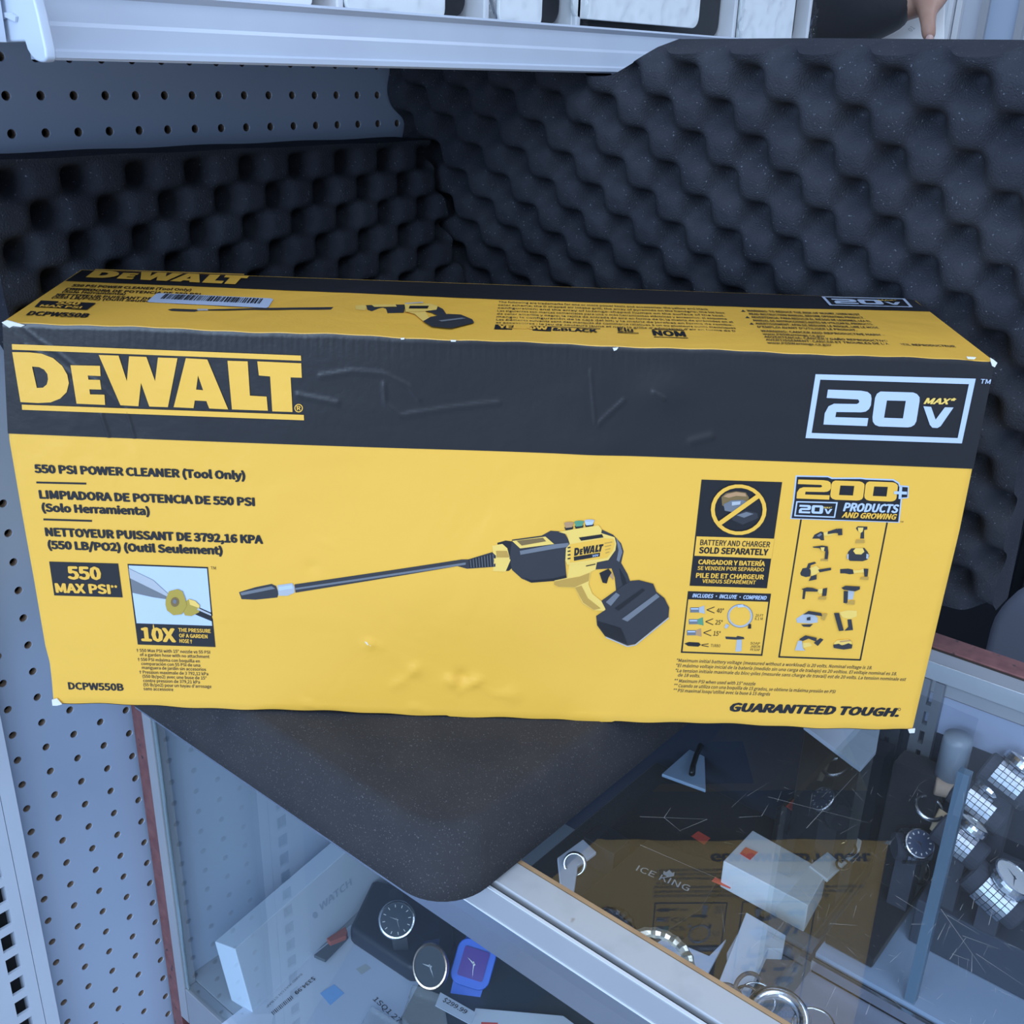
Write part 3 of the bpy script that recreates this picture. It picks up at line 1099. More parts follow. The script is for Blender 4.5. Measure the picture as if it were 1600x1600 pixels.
# ---- brand lettering on the front band
PFL = Print(pfd, FN, 0.0003)
DW = [
    ([(20, 549.5), (48, 550), (66, 552), (84, 559), (98, 571), (106, 585), (108.5, 598), (105, 612), (95, 622), (80, 628), (60, 629), (33, 627.5)], [[(51, 572), (62, 573), (70, 577), (75, 584), (76, 592), (74, 600), (68, 605), (58.5, 605.5)]]),
    ([(111, 570), (157, 571), (158, 587), (138, 586), (139, 592.5), (157, 593), (159, 608), (140.5, 607.5), (141.5, 615.5), (164, 616), (165, 632), (120.5, 630)], []),
    ([(155, 554), (186, 555), (199, 595), (202.5, 556), (229.5, 557), (243, 595), (247.5, 558), (278, 559), (263, 635.5), (234, 634.5), (221, 597.5), (217, 634), (189, 632.5)], []),
    ([(291, 559), (324.5, 561), (357, 639), (327.5, 637.5), (323, 626), (305, 625), (303, 637), (272, 635.5)], [[(310, 586), (318, 609), (307, 608)]]),
    ([(356, 563), (387.5, 564), (391, 617.5), (417, 619), (419, 641), (363, 639)], []),
    ([(402.5, 564), (471, 567), (472, 589.5), (454.5, 589), (457.5, 643), (426, 642), (422.5, 587.5), (405, 586)], []),
]
for o_, h in DW:
    PFL.poly(o_, Y, 3, h)
PFL.poly([(19.5, 537), (470.5, 555), (471, 563), (20, 545.7)], Y, 3)
PFL.poly([(35, 631.5), (475, 647.5), (475.5, 656), (35.5, 639.5)], Y, 3)
PFL.ell(467, 637, 6.6, 6.6, Y, 3, 0.78)
PFL.text('R', 464.3, 640.3, 470.3, 640.5, 7, Y, 3, 0.02)
PFL.build('brand_lettering', carton)

# ---- voltage badge
PFV = Print(pfd, FN, 0.0003)
D20 = {
    'frame': ([(1273.7, 584), (1523.7, 591), (1502, 692), (1258, 683.7)], [[(1281, 592.5), (1513, 599.5), (1495.5, 683.7), (1267.5, 675.7)]]),
    '2': ([(1293, 608), (1345, 609.8), (1355, 611.7), (1360, 616), (1361, 622), (1360, 632.5), (1357, 638.5), (1352, 642.3), (1345, 643.5), (1306, 643), (1304.5, 651), (1356, 652.5), (1354, 665), (1286, 662.5), (1288, 645), (1294, 634), (1302.5, 630), (1338, 630.5), (1341, 629), (1342, 626.3), (1340, 623.4), (1291, 621)], []),
    '0': ([(1375, 611), (1426, 612.5), (1432, 615), (1436, 620), (1436, 626), (1431, 657.5), (1428, 663), (1423, 666), (1417.5, 667), (1372.5, 665.5), (1366.5, 663), (1363, 658), (1362.5, 651), (1366.5, 621), (1369.5, 614.5)], [[(1385, 625), (1414.5, 625.7), (1410, 653), (1380.5, 652)]]),
    'V': ([(1442, 634), (1454, 635), (1461, 655), (1475.5, 635.7), (1489, 636), (1469, 665), (1464, 668), (1456, 667.5), (1452, 663)], []),
}
for k_, (o_, h) in D20.items():
    PFV.poly(o_, WH, 3, h)
PFV.text('MAX*', 1442, 630.5, 1491.5, 631.5, 9.5, YB, 3, 0.03, 0.25)
PFV.text('TM', 1530, 598.5, 1546, 599.3, 7, WH, 3, 0.01)
PFV.build('voltage_badge', carton)

# ---- left text block
PL = Print(pfd, FN)
B = 0.042
PL.text('550 PSI POWER CLEANER (Tool Only)', 54.5, 738.8, 384, 749.5, 13.6, K, 1, B)
PL.line((57, 753.6), (135, 755.4), 3, K)
PL.text('LIMPIADORA DE POTENCIA DE 550 PSI', 62, 779, 399, 790.5, 13.6, K, 1, B)
PL.text('(Solo Herramienta)', 66, 799.3, 235, 805, 13.2, K, 1, B)
PL.line((68, 811.3), (144, 813.6), 3, K)
PL.text('NETTOYEUR PUISSANT DE 3792,16 KPA', 71.5, 837.5, 412, 848.8, 13.6, K, 1, B)
PL.text('(550 LB/PO2) (Outil Seulement)', 75.5, 857.5, 349, 866, 13.2, K, 1, B)
PL.text('DCPW550B', 107.5, 1077, 194, 1079.3, 11.3, K, 1, 0.03)
PL.build('model_text', carton)
PK = Print(pfd, FN)
PK.poly([(77, 877), (185, 880), (192, 933), (85, 930)], K, 1)
PK.text('550', 107, 904.6, 160, 905.6, 20.5, Y, 2, 0.035)
PK.text('MAX PSI', 88, 925.5, 174, 927.5, 15, Y, 2, 0.035)
PK.text('**', 174.5, 923, 185, 923.2, 9, Y, 2, 0.02)
PK.build('pressure_badge', carton)
PP = Print(pfd, FN)
PP.poly([(199.5, 880.5), (325.5, 885), (337, 1010.5), (215.5, 1006.7)], K, 1)
PP.poly([(201.5, 882.7), (324, 887), (332, 976.7), (214, 973)], PB, 2)
PP.poly([(202, 887), (240, 905), (275, 937), (240, 932), (207.5, 925)], MG, 3)
PP.poly([(202, 887), (240, 905), (275, 937), (245, 922), (204, 902)], LG, 4)
PP.poly([(308, 946), (330.5, 956), (332, 969.5), (304, 958)], K, 3)
PP.poly([(310, 948), (330.7, 957.5), (331, 960.5), (309, 951)], LG, 4)
PP.poly([(283, 946), (296, 934), (306, 937), (313, 944), (312, 955), (300, 961), (290, 960)], OL, 4)
PP.poly([(296, 934), (306, 937), (313, 944), (312, 948), (298, 943)], YB, 5)
PP.poly([(260, 935), (265, 922), (278, 918.5), (286, 922), (290, 932), (293, 944), (285, 958), (272, 959.5), (262, 952), (259.5, 943)], OL, 5)
PP.ell(274.5, 938.5, 6.5, 7.5, BR, 6)
PP.ell(274.5, 937.5, 3, 3.5, MG, 7)
PP.text('10X', 221.5, 1001, 276, 1003, 22, Y, 2, 0.035)
for s, x0, y0, x1, y1 in (('THE PRESSURE', 279.5, 986.2, 330, 988), ('OF A GARDEN', 280.5, 995, 325, 996.6), ('HOSE†', 281, 1003.3, 301, 1004.3)):
    PP.text(s, x0, y0, x1, y1, 6, Y, 2, 0.028)
PP.text('TM', 330, 888.6, 338, 888.9, 4.5, K, 1)
PP.build('hose_picture', carton)
PN = Print(pfd, FN)
for s, x0, y0, x1, y1 in (
        ('†550 Max PSI with 15° nozzle vs 55 PSI', 213.5, 1018, 328.5, 1021), ('of a garden hose with no attachment', 219, 1024.7, 327.5, 1028),
        ('†550 PSI máxima con boquilla en', 215.5, 1032.2, 312.5, 1035), ('comparación con 55 PSI de una', 221, 1038.8, 313, 1041.5),
        ('manguera de jardín sin accesorios', 222, 1045, 322, 1048), ('†Pression maximale de 3 792,12 kPa', 218, 1052, 325.5, 1055),
        ('(550 lb/po2) avec une buse de 15°', 223, 1058.7, 323, 1061.5), ('contre pression de 379,21 kPa', 224, 1065.3, 312.5, 1067.8),
        ("(55 lb/po2) pour un tuyau d'arrosage", 224.5, 1071.8, 330.5, 1074.8), ('sans accessoire', 224.5, 1078, 271, 1079.5)):
    PN.text(s, x0, y0, x1, y1, 4.7, DG, 1, 0.006)
B2 = 0.006
for s, x0, y0, x1, y1 in (
        ('*Maximum initial battery voltage (measured without a workload) is 20 volts. Nominal voltage is 18.', 1057, 1034, 1362, 1045.5),
        ('*El máximo voltaje inicial de la batería (medido sin una carga de trabajo) es 20 voltios. El voltaje nominal es 18.', 1056, 1042, 1400.5, 1055),
        ('*La tension initiale maximale du bloc-piles (mesurée sans charge de travail) est de 20 volts. La tension nominale est', 1055, 1050, 1415, 1063.7),
        ('de 18 volts.', 1059, 1057, 1093.5, 1058.4), ('** Maximum PSI when used with 15° nozzle', 1053.5, 1066, 1180, 1070.8),
        ('** Cuando se utiliza con una boquilla de 15 grados, se obtiene la máxima presión en PSI', 1053, 1073.5, 1305, 1083),
        ("** PSI maximal losqu'utilisé avec la buse à 15 degrés", 1052, 1081, 1203, 1086.8)):
    PN.text(s, x0, y0, x1, y1, 5, DG, 1, B2, 0.2)
PN.text('GUARANTEED TOUGH.', 1139, 1111.5, 1404, 1120, 14, K, 1, 0.045, 0.22)
PN.ell(1405, 1108, 2.3, 2.3, K, 1, 0.7)
PN.build('fine_print', carton)

# ---- battery notice
PQ = Print(pfd, FN)
PQ.poly([(1096, 749), (1222, 753), (1198, 918.5), (1077, 914)], K, 1)
PQ.poly([(1128, 789), (1127, 776), (1134, 770), (1150, 767), (1165, 769), (1170, 777), (1168, 789), (1158, 795), (1140, 796)], BR, 2)
PQ.poly([(1130, 775), (1136, 771), (1150, 768), (1164, 770), (1166, 775), (1150, 774), (1138, 777)], TN_, 3)
PQ.poly([(1130, 787), (1142, 781), (1160, 780), (1167, 783), (1165, 793), (1148, 800), (1132, 797)], MG, 3)
PQ.poly([(1143, 783), (1157, 782), (1156, 787), (1143, 789)], LG, 4)
PQ.poly([(1142, 805), (1165, 797), (1183, 801), (1184, 809), (1160, 819), (1144, 812)], DG, 2)
PQ.poly([(1150, 804), (1166, 799), (1177, 802), (1162, 808)], MG, 3)
PQ.ell(1153.5, 795, 43.5, 39.5, Y, 5, 0.86)
PQ.line((1121, 818), (1186, 772), 7, Y, 6)
PQ.poly([(1088, 837), (1209.5, 841), (1205, 872), (1084.5, 867)], Y, 2)
PQ.text('BATTERY AND CHARGER', 1093, 850.3, 1202, 854, 8.6, K, 3, 0.012)
PQ.text('SOLD SEPARATELY', 1091, 863, 1199, 866.7, 10, K, 3, 0.03)
PQ.text('CARGADOR Y BATERÍA', 1090, 880.2, 1194.5, 883.8, 7.6, Y, 2, 0.03)
PQ.text('SE VENDEN POR SEPARADO', 1089, 889, 1193, 892, 6, Y, 2, 0.02)
PQ.text('PILE DE ET CHARGEUR', 1086.5, 901.2, 1192.5, 904.5, 7.6, Y, 2, 0.03)
PQ.text('VENDUS SÉPARÉMENT', 1096.5, 909.3, 1180, 912, 6, Y, 2, 0.02)
PQ.build('battery_notice', carton)

# ---- accessory box
PI_ = Print(pfd, FN)
PI_.poly([(1074.5, 922.5), (1204.5, 927), (1191, 1024.5), (1063.5, 1019.7)], K, 1, [[(1075, 935.3), (1200.3, 939.7), (1189, 1022), (1066.3, 1017.5)]])
PI_.text('INCLUDES • INCLUYE • COMPREND', 1081, 932, 1197, 936.3, 6.2, WH, 2, 0.025, 0.2)
for k_, (x, y, c_, tx) in enumerate(((1078, 952, LG, '40°'), (1076, 970.5, GR, '25°'), (1073, 988, TN_, '15°'))):
    PI_.poly([(x, y - 4), (x + 14, y - 4), (x + 14, y + 4), (x, y + 4)], MG, 1)
    PI_.poly([(x + 1, y - 3), (x + 13, y - 3), (x + 13, y - 1), (x + 1, y - 1)], WH, 2)
    PI_.poly([(x + 14, y - 4), (x + 22, y - 7), (x + 23, y + 6), (x + 14, y + 4)], c_, 1)
    PI_.line((x + 26, y), (x + 38, y - 4.5), 1.2, K)
    PI_.line((x + 26, y), (x + 38, y + 5), 1.2, K)
    PI_.text(tx, x + 41, y + 4.5, x + 52, y + 5, 7, K, 1, 0.005)
PI_.poly([(1069, 1005), (1076, 1002.5), (1092, 1003.5), (1095, 1007), (1091, 1010), (1075, 1009)], K, 1)
PI_.line((1096, 1007), (1107, 1005.5), 1.2, K)
PI_.line((1096, 1008), (1107, 1010), 1.2, K)
PI_.text('TURBO', 1110, 1010.3, 1125, 1011, 4.5, K, 1)
PI_.ell(1156, 961.5, 20, 18.5, LG, 1, 0.83)
PI_.ell(1156, 961.5, 20, 18.5, MG, 2, 0.965)
PI_.poly([(1152, 944), (1160, 943), (1163, 947), (1152, 948)], WH, 3)
PI_.poly([(1134, 973), (1139, 976), (1135, 981), (1131, 979)], LG, 3)
PI_.poly([(1169, 974), (1173, 974), (1173, 981), (1168, 981)], K, 3)
PI_.text('20 FT', 1180, 963, 1192, 963.5, 4, K)
PI_.text('6.1 M', 1179, 968, 1191, 968.4, 4, K)
PI_.poly([(1133, 994), (1150, 995), (1152, 993), (1162, 995), (1163, 998), (1150, 999), (1134, 998)], DG, 1)
PI_.poly([(1151, 999), (1159, 999), (1158.5, 1017), (1149, 1018)], LG, 1)
for s, y in (('SOAP', 1006.5), ('JABÓN', 1011.5), ('PR SOAP', 1016.5)):
    PI_.text(s, 1172, y, 1187, y + 0.5, 3.8, K)
PI_.build('accessory_panel', carton)


# ---- copies of the logo shapes in other places
def unit(p, ref):
    """photo point on the front -> 0..1 across the quad ref (tl,tr,br,bl), measured in the face"""
    O = pf(*ref[3])
    ex, ey = pf(*ref[2]) - O, pf(*ref[0]) - O
    q = pf(*p) - O
    a, b, c = ex.dot(ex), ex.dot(ey), ey.dot(ey)
    d1, d2 = q.dot(ex), q.dot(ey)
    det = a * c - b * b
    return (d1 * c - d2 * b) / det, (a * d2 - b * d1) / det


def place(P, shapes, ref, quad, m, layer):
    tl, tr, br, bl = (P.P(*q) for q in quad)
    keep = P.P
    for o_, h in shapes:
        def mp(p):
            u, v = unit(p, ref)
            return (bl * (1 - u) + br * u) * (1 - v) + (tl * (1 - u) + tr * u) * v
        P.P = lambda *p: mp(p)
        P.poly(o_, m, layer, h)
    P.P = keep


R20 = [(1273.7, 584), (1523.7, 591), (1502, 692), (1258, 683.7)]
RDW = [(22, 549.5), (471, 566), (457, 643), (33, 627.5)]
R2 = [(1293, 608), (1361, 610.5), (1354, 665), (1286, 662.5)]
R0 = [(1370, 611), (1439, 612.5), (1429, 667), (1362, 665.5)]

# ---- product range panel
PR_ = Print(pfd, FN)
PR_.poly([(1243, 742.5), (1294, 743.5), (1300, 746), (1345, 746), (1352, 747), (1396, 748.5), (1405, 754), (1406, 758), (1420, 759), (1419, 778), (1409, 779), (1405, 816.5), (1234.5, 810.5), (1239, 780)], WH, 1)
PR_.poly([(1245, 744.5), (1293, 745.3), (1299, 748), (1345, 748), (1352, 749), (1395, 750.5), (1403, 755.5), (1404, 760), (1418, 761), (1417, 776.5), (1407, 777), (1403, 815), (1236.5, 809), (1241, 781)], K, 2)
place(PR_, [D20['2']], R2, [(1247, 748.5), (1298, 750), (1295, 780), (1244, 778)], Y, 3)
place(PR_, [D20['0']], R0, [(1301, 750), (1351, 751.5), (1347, 781.5), (1297, 780)], Y, 3)
place(PR_, [D20['0']], R0, [(1354, 751.5), (1403, 753), (1399, 783), (1350, 781.5)], Y, 3)
PR_.line((1396, 768.5), (1416, 769.3), 4.5, WH, 5)
PR_.line((1406.5, 759.5), (1405, 778.5), 4.5, WH, 5)
q20 = [(1243.5, 782), (1308.5, 784), (1304, 808), (1240, 805.5)]
for k_ in ('frame', '2', '0', 'V'):
    place(PR_, [D20[k_]], R20, q20, WH, 4)
PR_.text('MAX*', 1286, 793.2, 1299, 793.6, 2.6, YB, 4, 0.01, 0.2)
PR_.text('PRODUCTS', 1316, 797.8, 1402, 800.8, 13.5, WH, 4, 0.035, 0.12)
PR_.text('AND GROWING', 1314, 807.7, 1399.5, 811, 8.8, Y, 4, 0.03, 0.2)
PR_.text('TM', 1406, 816.3, 1411, 816.4, 2.5, K, 1)
PR_.line((1251.5, 811), (1217, 1026.5), 2.4, K)
PR_.line((1216, 1026), (1344.5, 1030.8), 2.4, K)
PR_.line((1386, 816), (1344, 1031), 2.4, K)
# ten small tools
c4 = lambda pts: [(1200 + x / 4, 800 + y / 4) for x, y in pts]
TOOLS = [
    (DG, [(275, 165), (290, 140), (330, 120), (345, 125), (350, 175), (330, 175), (320, 165)]), (YB, [(345, 128), (400, 108), (420, 130), (385, 145), (348, 145)]), (DG, [(370, 135), (372, 118), (430, 100), (440, 130), (420, 128)]), (DG, [(432, 100), (460, 100), (462, 140), (435, 142)]), (MG, [(300, 142), (325, 125), (335, 135), (315, 150)]),
    (DG, [(548, 100), (560, 88), (620, 90), (620, 108), (600, 112), (600, 165), (575, 165), (580, 120), (560, 118)]), (YB, [(560, 95), (595, 95), (590, 120), (575, 130), (562, 115)]), (YD, [(545, 178), (550, 168), (600, 170), (602, 190), (545, 192)]),
    (DG, [(275, 212), (335, 205), (370, 210), (375, 250), (370, 290), (350, 290), (355, 240), (330, 235), (320, 222), (280, 218)]), (YB, [(325, 215), (350, 215), (345, 240), (330, 235)]), (YD, [(328, 290), (375, 290), (374, 306), (325, 304)]),
    (DG, [(490, 280), (500, 245), (520, 225), (600, 222), (620, 245), (632, 270), (620, 295), (590, 305), (510, 303)]), (YB, [(530, 240), (545, 222), (590, 222), (600, 245), (580, 262), (545, 260)]), (LG, [(612, 255), (628, 262), (622, 290), (610, 285)]), (LG, [(490, 260), (500, 255), (500, 290), (490, 285)]),
    (DG, [(200, 380), (215, 350), (250, 345), (268, 365), (262, 400), (235, 405), (205, 395)]), (DG, [(240, 345), (250, 318), (290, 308), (300, 318), (265, 330), (262, 350)]), (YB, [(262, 345), (300, 330), (320, 350), (318, 372), (270, 400), (265, 370)]), (DG, [(310, 355), (390, 343), (392, 358), (320, 372)]), (DG, [(250, 425), (265, 395), (300, 385), (300, 415)]),
    (DG, [(450, 355), (500, 352), (530, 358), (535, 385), (510, 388), (480, 382), (450, 382)]), (YB, [(530, 362), (570, 360), (600, 350), (600, 375), (535, 380)]), (DG, [(595, 350), (625, 352), (620, 400), (600, 400)]), (YD, [(575, 402), (625, 402), (624, 420), (572, 416)]),
    (DG, [(205, 475), (240, 465), (275, 468), (310, 480), (305, 492), (230, 490)]), (DG, [(218, 488), (235, 488), (228, 542), (213, 542)]), (YB, [(300, 478), (345, 475), (350, 500), (320, 510)]), (DG, [(340, 475), (368, 470), (362, 520), (335, 522)]), (YD, [(312, 525), (360, 525), (358, 543), (310, 540)]),
    (DG, [(455, 468), (480, 455), (570, 460), (570, 478), (540, 490), (470, 480)]), (LG, [(500, 480), (540, 485), (530, 545), (498, 545)]), (DG, [(472, 490), (498, 492), (495, 570), (470, 565)]), (YD, [(510, 550), (540, 548), (538, 575), (480, 572)]), (YB, [(520, 462), (545, 462), (545, 490), (520, 490)]),
    (DG, [(215, 635), (250, 612), (330, 625), (335, 645), (300, 640), (250, 632)]), (LG, [(175, 665), (220, 635), (280, 632), (310, 660), (310, 688), (260, 695), (180, 690)]), (DG, [(205, 700), (280, 698), (260, 716), (220, 714)]), (YD, [(330, 640), (350, 628), (368, 632), (350, 675), (330, 665)]), (DG, [(240, 655), (262, 650), (262, 672), (240, 672)]),
    (DG, [(408, 625), (440, 625), (470, 735), (440, 738)]), (YB, [(440, 625), (500, 612), (555, 615), (555, 650), (515, 668), (470, 660)]), (DG, [(495, 670), (520, 668), (530, 735), (475, 740), (500, 715)]), (WH, [(425, 650), (432, 648), (440, 690), (433, 690)]),
    (LG, [(165, 860), (185, 800), (210, 800), (215, 845), (230, 862)]), (DG, [(190, 790), (230, 765), (300, 780), (300, 805), (250, 785), (215, 800)]), (YB, [(215, 815), (260, 815), (275, 835), (215, 850)]), (DG, [(285, 815), (325, 785), (345, 795), (310, 835)]),
    (YB, [(410, 815), (430, 798), (500, 792), (522, 810), (520, 825), (415, 828)]), (DG, [(404, 825), (440, 818), (460, 830), (500, 815), (525, 825), (520, 848), (470, 855), (408, 845)]), (TN_, [(445, 802), (510, 795), (512, 800), (448, 808)]),
]
for i, (m_, p_) in enumerate(TOOLS):
    PR_.poly(c4(p_), m_, 1 + (i % 5))
PR_.build('product_range_panel', carton)

# ---- main picture of the tool
PM = Print(pfd, FN, 0.0002)
PM.poly([(374, 924), (400, 916), (425, 910.7), (432, 914), (436, 925), (434, 932), (400, 935.7), (378, 935)], DG, 1)
PM.poly([(376, 924.5), (425, 914), (431, 918), (378, 929)], MG, 2)
PM.poly([(434, 912.5), (457.5, 909), (461, 915), (461, 924), (450, 929), (436, 929)], LG, 2)
PM.poly([(436, 915), (457, 911.5), (459, 917), (437, 921)], WH, 3)
PM.strip((461, 911), (722.5, 871), (462.5, 924), (718, 881), DG, 2)
PM.poly([(721, 871.2), (732, 871), (769, 860), (775, 865.5), (774, 882.5), (730, 885.5), (715, 881.5)], DG, 2)
PM.strip((461.5, 916.5), (728, 875.5), (462, 919.5), (728, 879), MG, 3)
for k_ in range(9):
    x = 733 + k_ * 4.4
    h = 5 + k_ * 0.75
    PM.line((x, 871 - k_ * 1.1), (x + 1.5, 883.8 - k_ * 0.2), 1.3, K, 3)
    PM.line((x + 2, 871.5 - k_ * 1.1), (x + 3.3, 883.5 - k_ * 0.2), 0.8, MG, 3)
PM.poly([(777, 846), (790, 842.5), (802, 844), (806, 880), (795, 889), (785, 890)], K, 1)
PM.poly([(769, 850), (785, 847.5), (792.5, 854), (797.5, 872.5), (790, 890), (770, 889), (772, 873)], YB, 2)
PM.poly([(775, 858), (792, 858), (796, 868), (776, 868)], YD, 3)
PM.poly([(800, 841), (846, 835), (860, 827.5), (880, 829), (889, 842.5), (890, 857), (882.5, 872.5), (885, 900), (865, 905), (830, 907.5), (815, 901), (800, 887.5), (796, 870)], DG, 2)
PM.poly([(812, 858), (866, 848), (888, 846), (889, 852), (866, 855), (813, 864)], MG, 3)
PM.poly([(818, 899), (830, 904), (864, 901), (884, 896), (884.5, 899), (865, 904.5), (830, 907)], K, 3)
PM.poly([(800, 842.5), (852, 836), (865.5, 847.5), (812.5, 854)], YB, 4)
PM.poly([(807, 842), (848, 837.5), (853, 843), (815, 849.5)], BR, 5)
PM.poly([(940, 826), (957.5, 834), (970, 847.5), (974, 860), (970, 877.5), (980, 895), (984.5, 907.5), (989, 922.5), (975, 930), (962.5, 925), (960, 900), (955, 886), (930, 887.5), (920, 870), (935, 840)], DG, 2)
PM.poly([(962, 838), (969, 849), (972, 861), (967, 876), (963, 873), (966, 858)], MG, 3)
PM.poly([(967, 885), (977, 902), (982, 922), (976, 925), (970, 903)], K, 3)
PM.poly([(872.5, 829), (895, 825), (935, 819), (940, 826), (939, 831), (960, 837.5), (962.5, 847.5), (961, 857.5), (950, 872.5), (932, 876), (886, 879.5), (883, 872.5), (884, 854), (890, 847.5), (885, 832.5)], YB, 4)
PM.poly([(904, 837.5), (940, 832.5), (942.5, 837.5), (907.5, 842.5)], K, 5)
PM.poly([(890, 848), (943, 839), (958, 840), (960, 848), (957, 857), (948, 869), (890, 876)], Y, 5)
for k_ in range(4):
    PM.line((886.5, 853 + k_ * 5.6), (891, 852.2 + k_ * 5.6), 2, K, 6)
    PM.line((944 + k_ * 0.5, 846.5 + k_ * 5), (956 - k_ * 1.5, 844.5 + k_ * 5), 1.6, YD, 6)
place(PM, DW, RDW, [(897.5, 853.5), (941, 847.5), (938, 859), (896.5, 865.5)], K, 6)
PM.poly([(896, 866.8), (937, 860.5), (936.5, 866.5), (896.5, 873)], K, 6)
PM.text('20V', 925, 867, 935, 865.5, 3.2, WH, 7, 0.02)
PM.poly([(915, 880.5), (930, 877.5), (930, 879), (915, 882)], K, 6)
PM.poly([(889, 877.5), (932.5, 875), (930, 887.5), (922.5, 891), (919, 910), (925, 925), (946, 942.5), (945, 952.5), (927.5, 951), (910, 940), (897.5, 915), (872.5, 914), (865.5, 910), (866, 904), (886, 900)], YB, 3)
PM.poly([(866, 905), (886, 901), (905, 898), (921, 892), (919, 905), (897.5, 914.5), (872.5, 913.5), (865.5, 910)], YD, 4)
PM.poly([(898, 915), (908, 912), (918, 932), (938, 948), (927.5, 950.5), (911, 939)], YD, 4)
PM.poly([(936, 892.5), (950, 886), (955, 892), (950, 900), (947.5, 909), (941, 907.5)], K, 4)
PM.poly([(949, 889), (957, 895), (958, 904), (952, 898)], TN_, 3)
PM.poly([(931, 960), (940, 954), (946, 950), (939, 936), (960, 921), (985, 905), (997.5, 904), (1020, 910), (1025, 922.5), (1037.5, 932.5), (1045, 947.5), (1044, 962.5), (992.5, 1005), (980, 1007.5), (945, 992.5), (932.5, 975)], DG, 4)
PM.poly([(971, 965), (1025, 925), (1030, 930), (980, 969)], MG, 5)
PM.poly([(960, 948), (1003, 917), (1007, 920), (966, 952)], K, 5)
PM.poly([(946, 938), (962, 923), (968, 927), (954, 944)], MG, 5)
PM.poly([(933, 968), (970, 980), (980, 1005), (946, 991), (934, 975)], K, 5)
PM.path([(946, 993.5), (980, 1008.5), (992.5, 1006), (1044.5, 963)], 1.6, LG, 6)
for x, c_ in ((888.5, TN_), (904.5, GR), (920.5, WH)):
    y = 819 - (x - 888) * 0.12
    PM.poly([(x - 7, y + 3), (x + 7, y + 2), (x + 6, y + 7), (x - 5, y + 8)], K, 3)
    PM.poly([(x - 7.5, y - 3.5), (x + 8, y - 4.5), (x + 5, y + 3), (x - 5, y + 4)], c_, 4)
    PM.ell(x + 0.3, y - 3.8, 7.6, 1.6, LG if c_ is WH else c_, 5)
PM.build('tool_picture', carton)

# ---- top face
PTT = Print(pt, TN, 0.0003)
place(PTT, DW, RDW, [(150, 424), (381, 432.5), (367.5, 446), (134, 435)], Y, 3)
PTT.poly([(149, 422.2), (382, 430), (381.3, 431.2), (148, 423.4)], Y, 3)
PTT.build('top_brand_lettering', carton)
PTT = Print(pt, TN, 0.0003)
q20t = [(1283, 465), (1414, 468.5), (1426, 482), (1296, 479)]
for k_ in ('frame', '2', '0', 'V'):
    place(PTT, [D20[k_]], R20, q20t, WH, 3)
PTT.text('MAX*', 1372, 471.6, 1402, 472, 1.4, YB, 3, 0.02, 0, up=(-1.3, -1.4))
PTT.build('top_voltage_badge', carton)
PX = Print(pt, TN, 0.0003)


def ttext(s, x0, y0, x1, y1, cap, m=K, layer=1, off=0.02):
    # baselines run along the box, letters stand towards its back edge
    k = (x0 - 807) / 1000.0
    PX.text(s, x0, y0, x1, y1, cap, m, layer, off, up=(-cap * k * 1.62, -cap))


ttext('550 PSI POWER CLEANER (Tool Only)', 111, 448.2, 298, 455.6, 3.6)
PX.line((105, 450.5), (150, 452.4), 0.7, K)
ttext('LIMPIADORA DE POTENCIA DE 550 PSI', 101, 454, 312, 462.5, 3.6)
ttext('(Solo Herramienta)', 96, 457.8, 195, 461.6, 3.2)
PX.line((89, 459.5), (140, 461.5), 0.7, K)
ttext('NETTOYEUR PUISSANT DE 3792,16 KPA', 86, 463, 310, 472, 3.6)
ttext('(550 LB/PO2) (Outil Seulement)', 80, 466.6, 262, 474, 3.4)
PX.poly([(64, 470), (150, 474), (136, 484.5), (54, 480)], K, 1)
ttext('550', 86, 476.6, 123, 478.4, 5, Y, 2, 0.03)
ttext('MAX PSI', 61, 480.6, 126, 483.6, 3.4, Y, 2, 0.025)
ttext('DCPW550B', 40, 493, 136, 497, 6.4, K, 1, 0.03)
for k_, (s, xe) in enumerate((
        ('The following are trademarks for one or more power tools and accessories: the yellow and black', 1107), ('color scheme; the D shaped air intake grill; the array of pyramids on the handgrip; the kit box', 1133),
        ('configuration; and the array of lozenge-shaped humps on the surface of the tool.', 1133), ('Las siguientes son marcas comerciales para una o más herramientas eléctricas y accesorios: el esquema', 1136),
        ('de color amarillo y negro; la rejilla de entrada de aire en forma de D; la matriz de pirámides en el', 1146), ('mango; la configuración de la caja del kit; y la matriz de jorobas en forma de rombo.', 1146),
        ('Les éléments suivants sont des marques de commerce relatives à un ou plusieurs outils électriques', 1150), ("et accessoires : le jeu de couleurs jaune et noir; la grille d'admission d'air en forme de D", 1150))):
    y0 = 473.6 + k_ * 4.6
    x0 = 779 - k_ * 0.6
    ttext(s, x0, y0, xe, y0 + (xe - x0) * 0.0355, 2.5, DG, 1, 0.003)
PX.poly([(774, 507.5), (862, 511), (861, 518.5), (772, 515)], K, 1)
ttext('YELLOW', 778, 514, 856, 517, 5, Y, 2, 0.03)
ttext('&BLACK', 863, 517.6, 934, 520, 5, K, 1, 0.03)
PX.line((862, 511), (938, 514), 0.8, K)
ttext('Elu', 966, 518.5, 990, 519.2, 6, K, 1, 0.02)
PX.line((965, 520), (998, 521), 1, K)
ttext('NOM', 1021, 525, 1073, 527, 8.6, K, 1, 0.035)
PX.line((1019, 515.2), (1069, 516.8), 1, K)
PX.line((1022, 527), (1075, 528.8), 1, K)
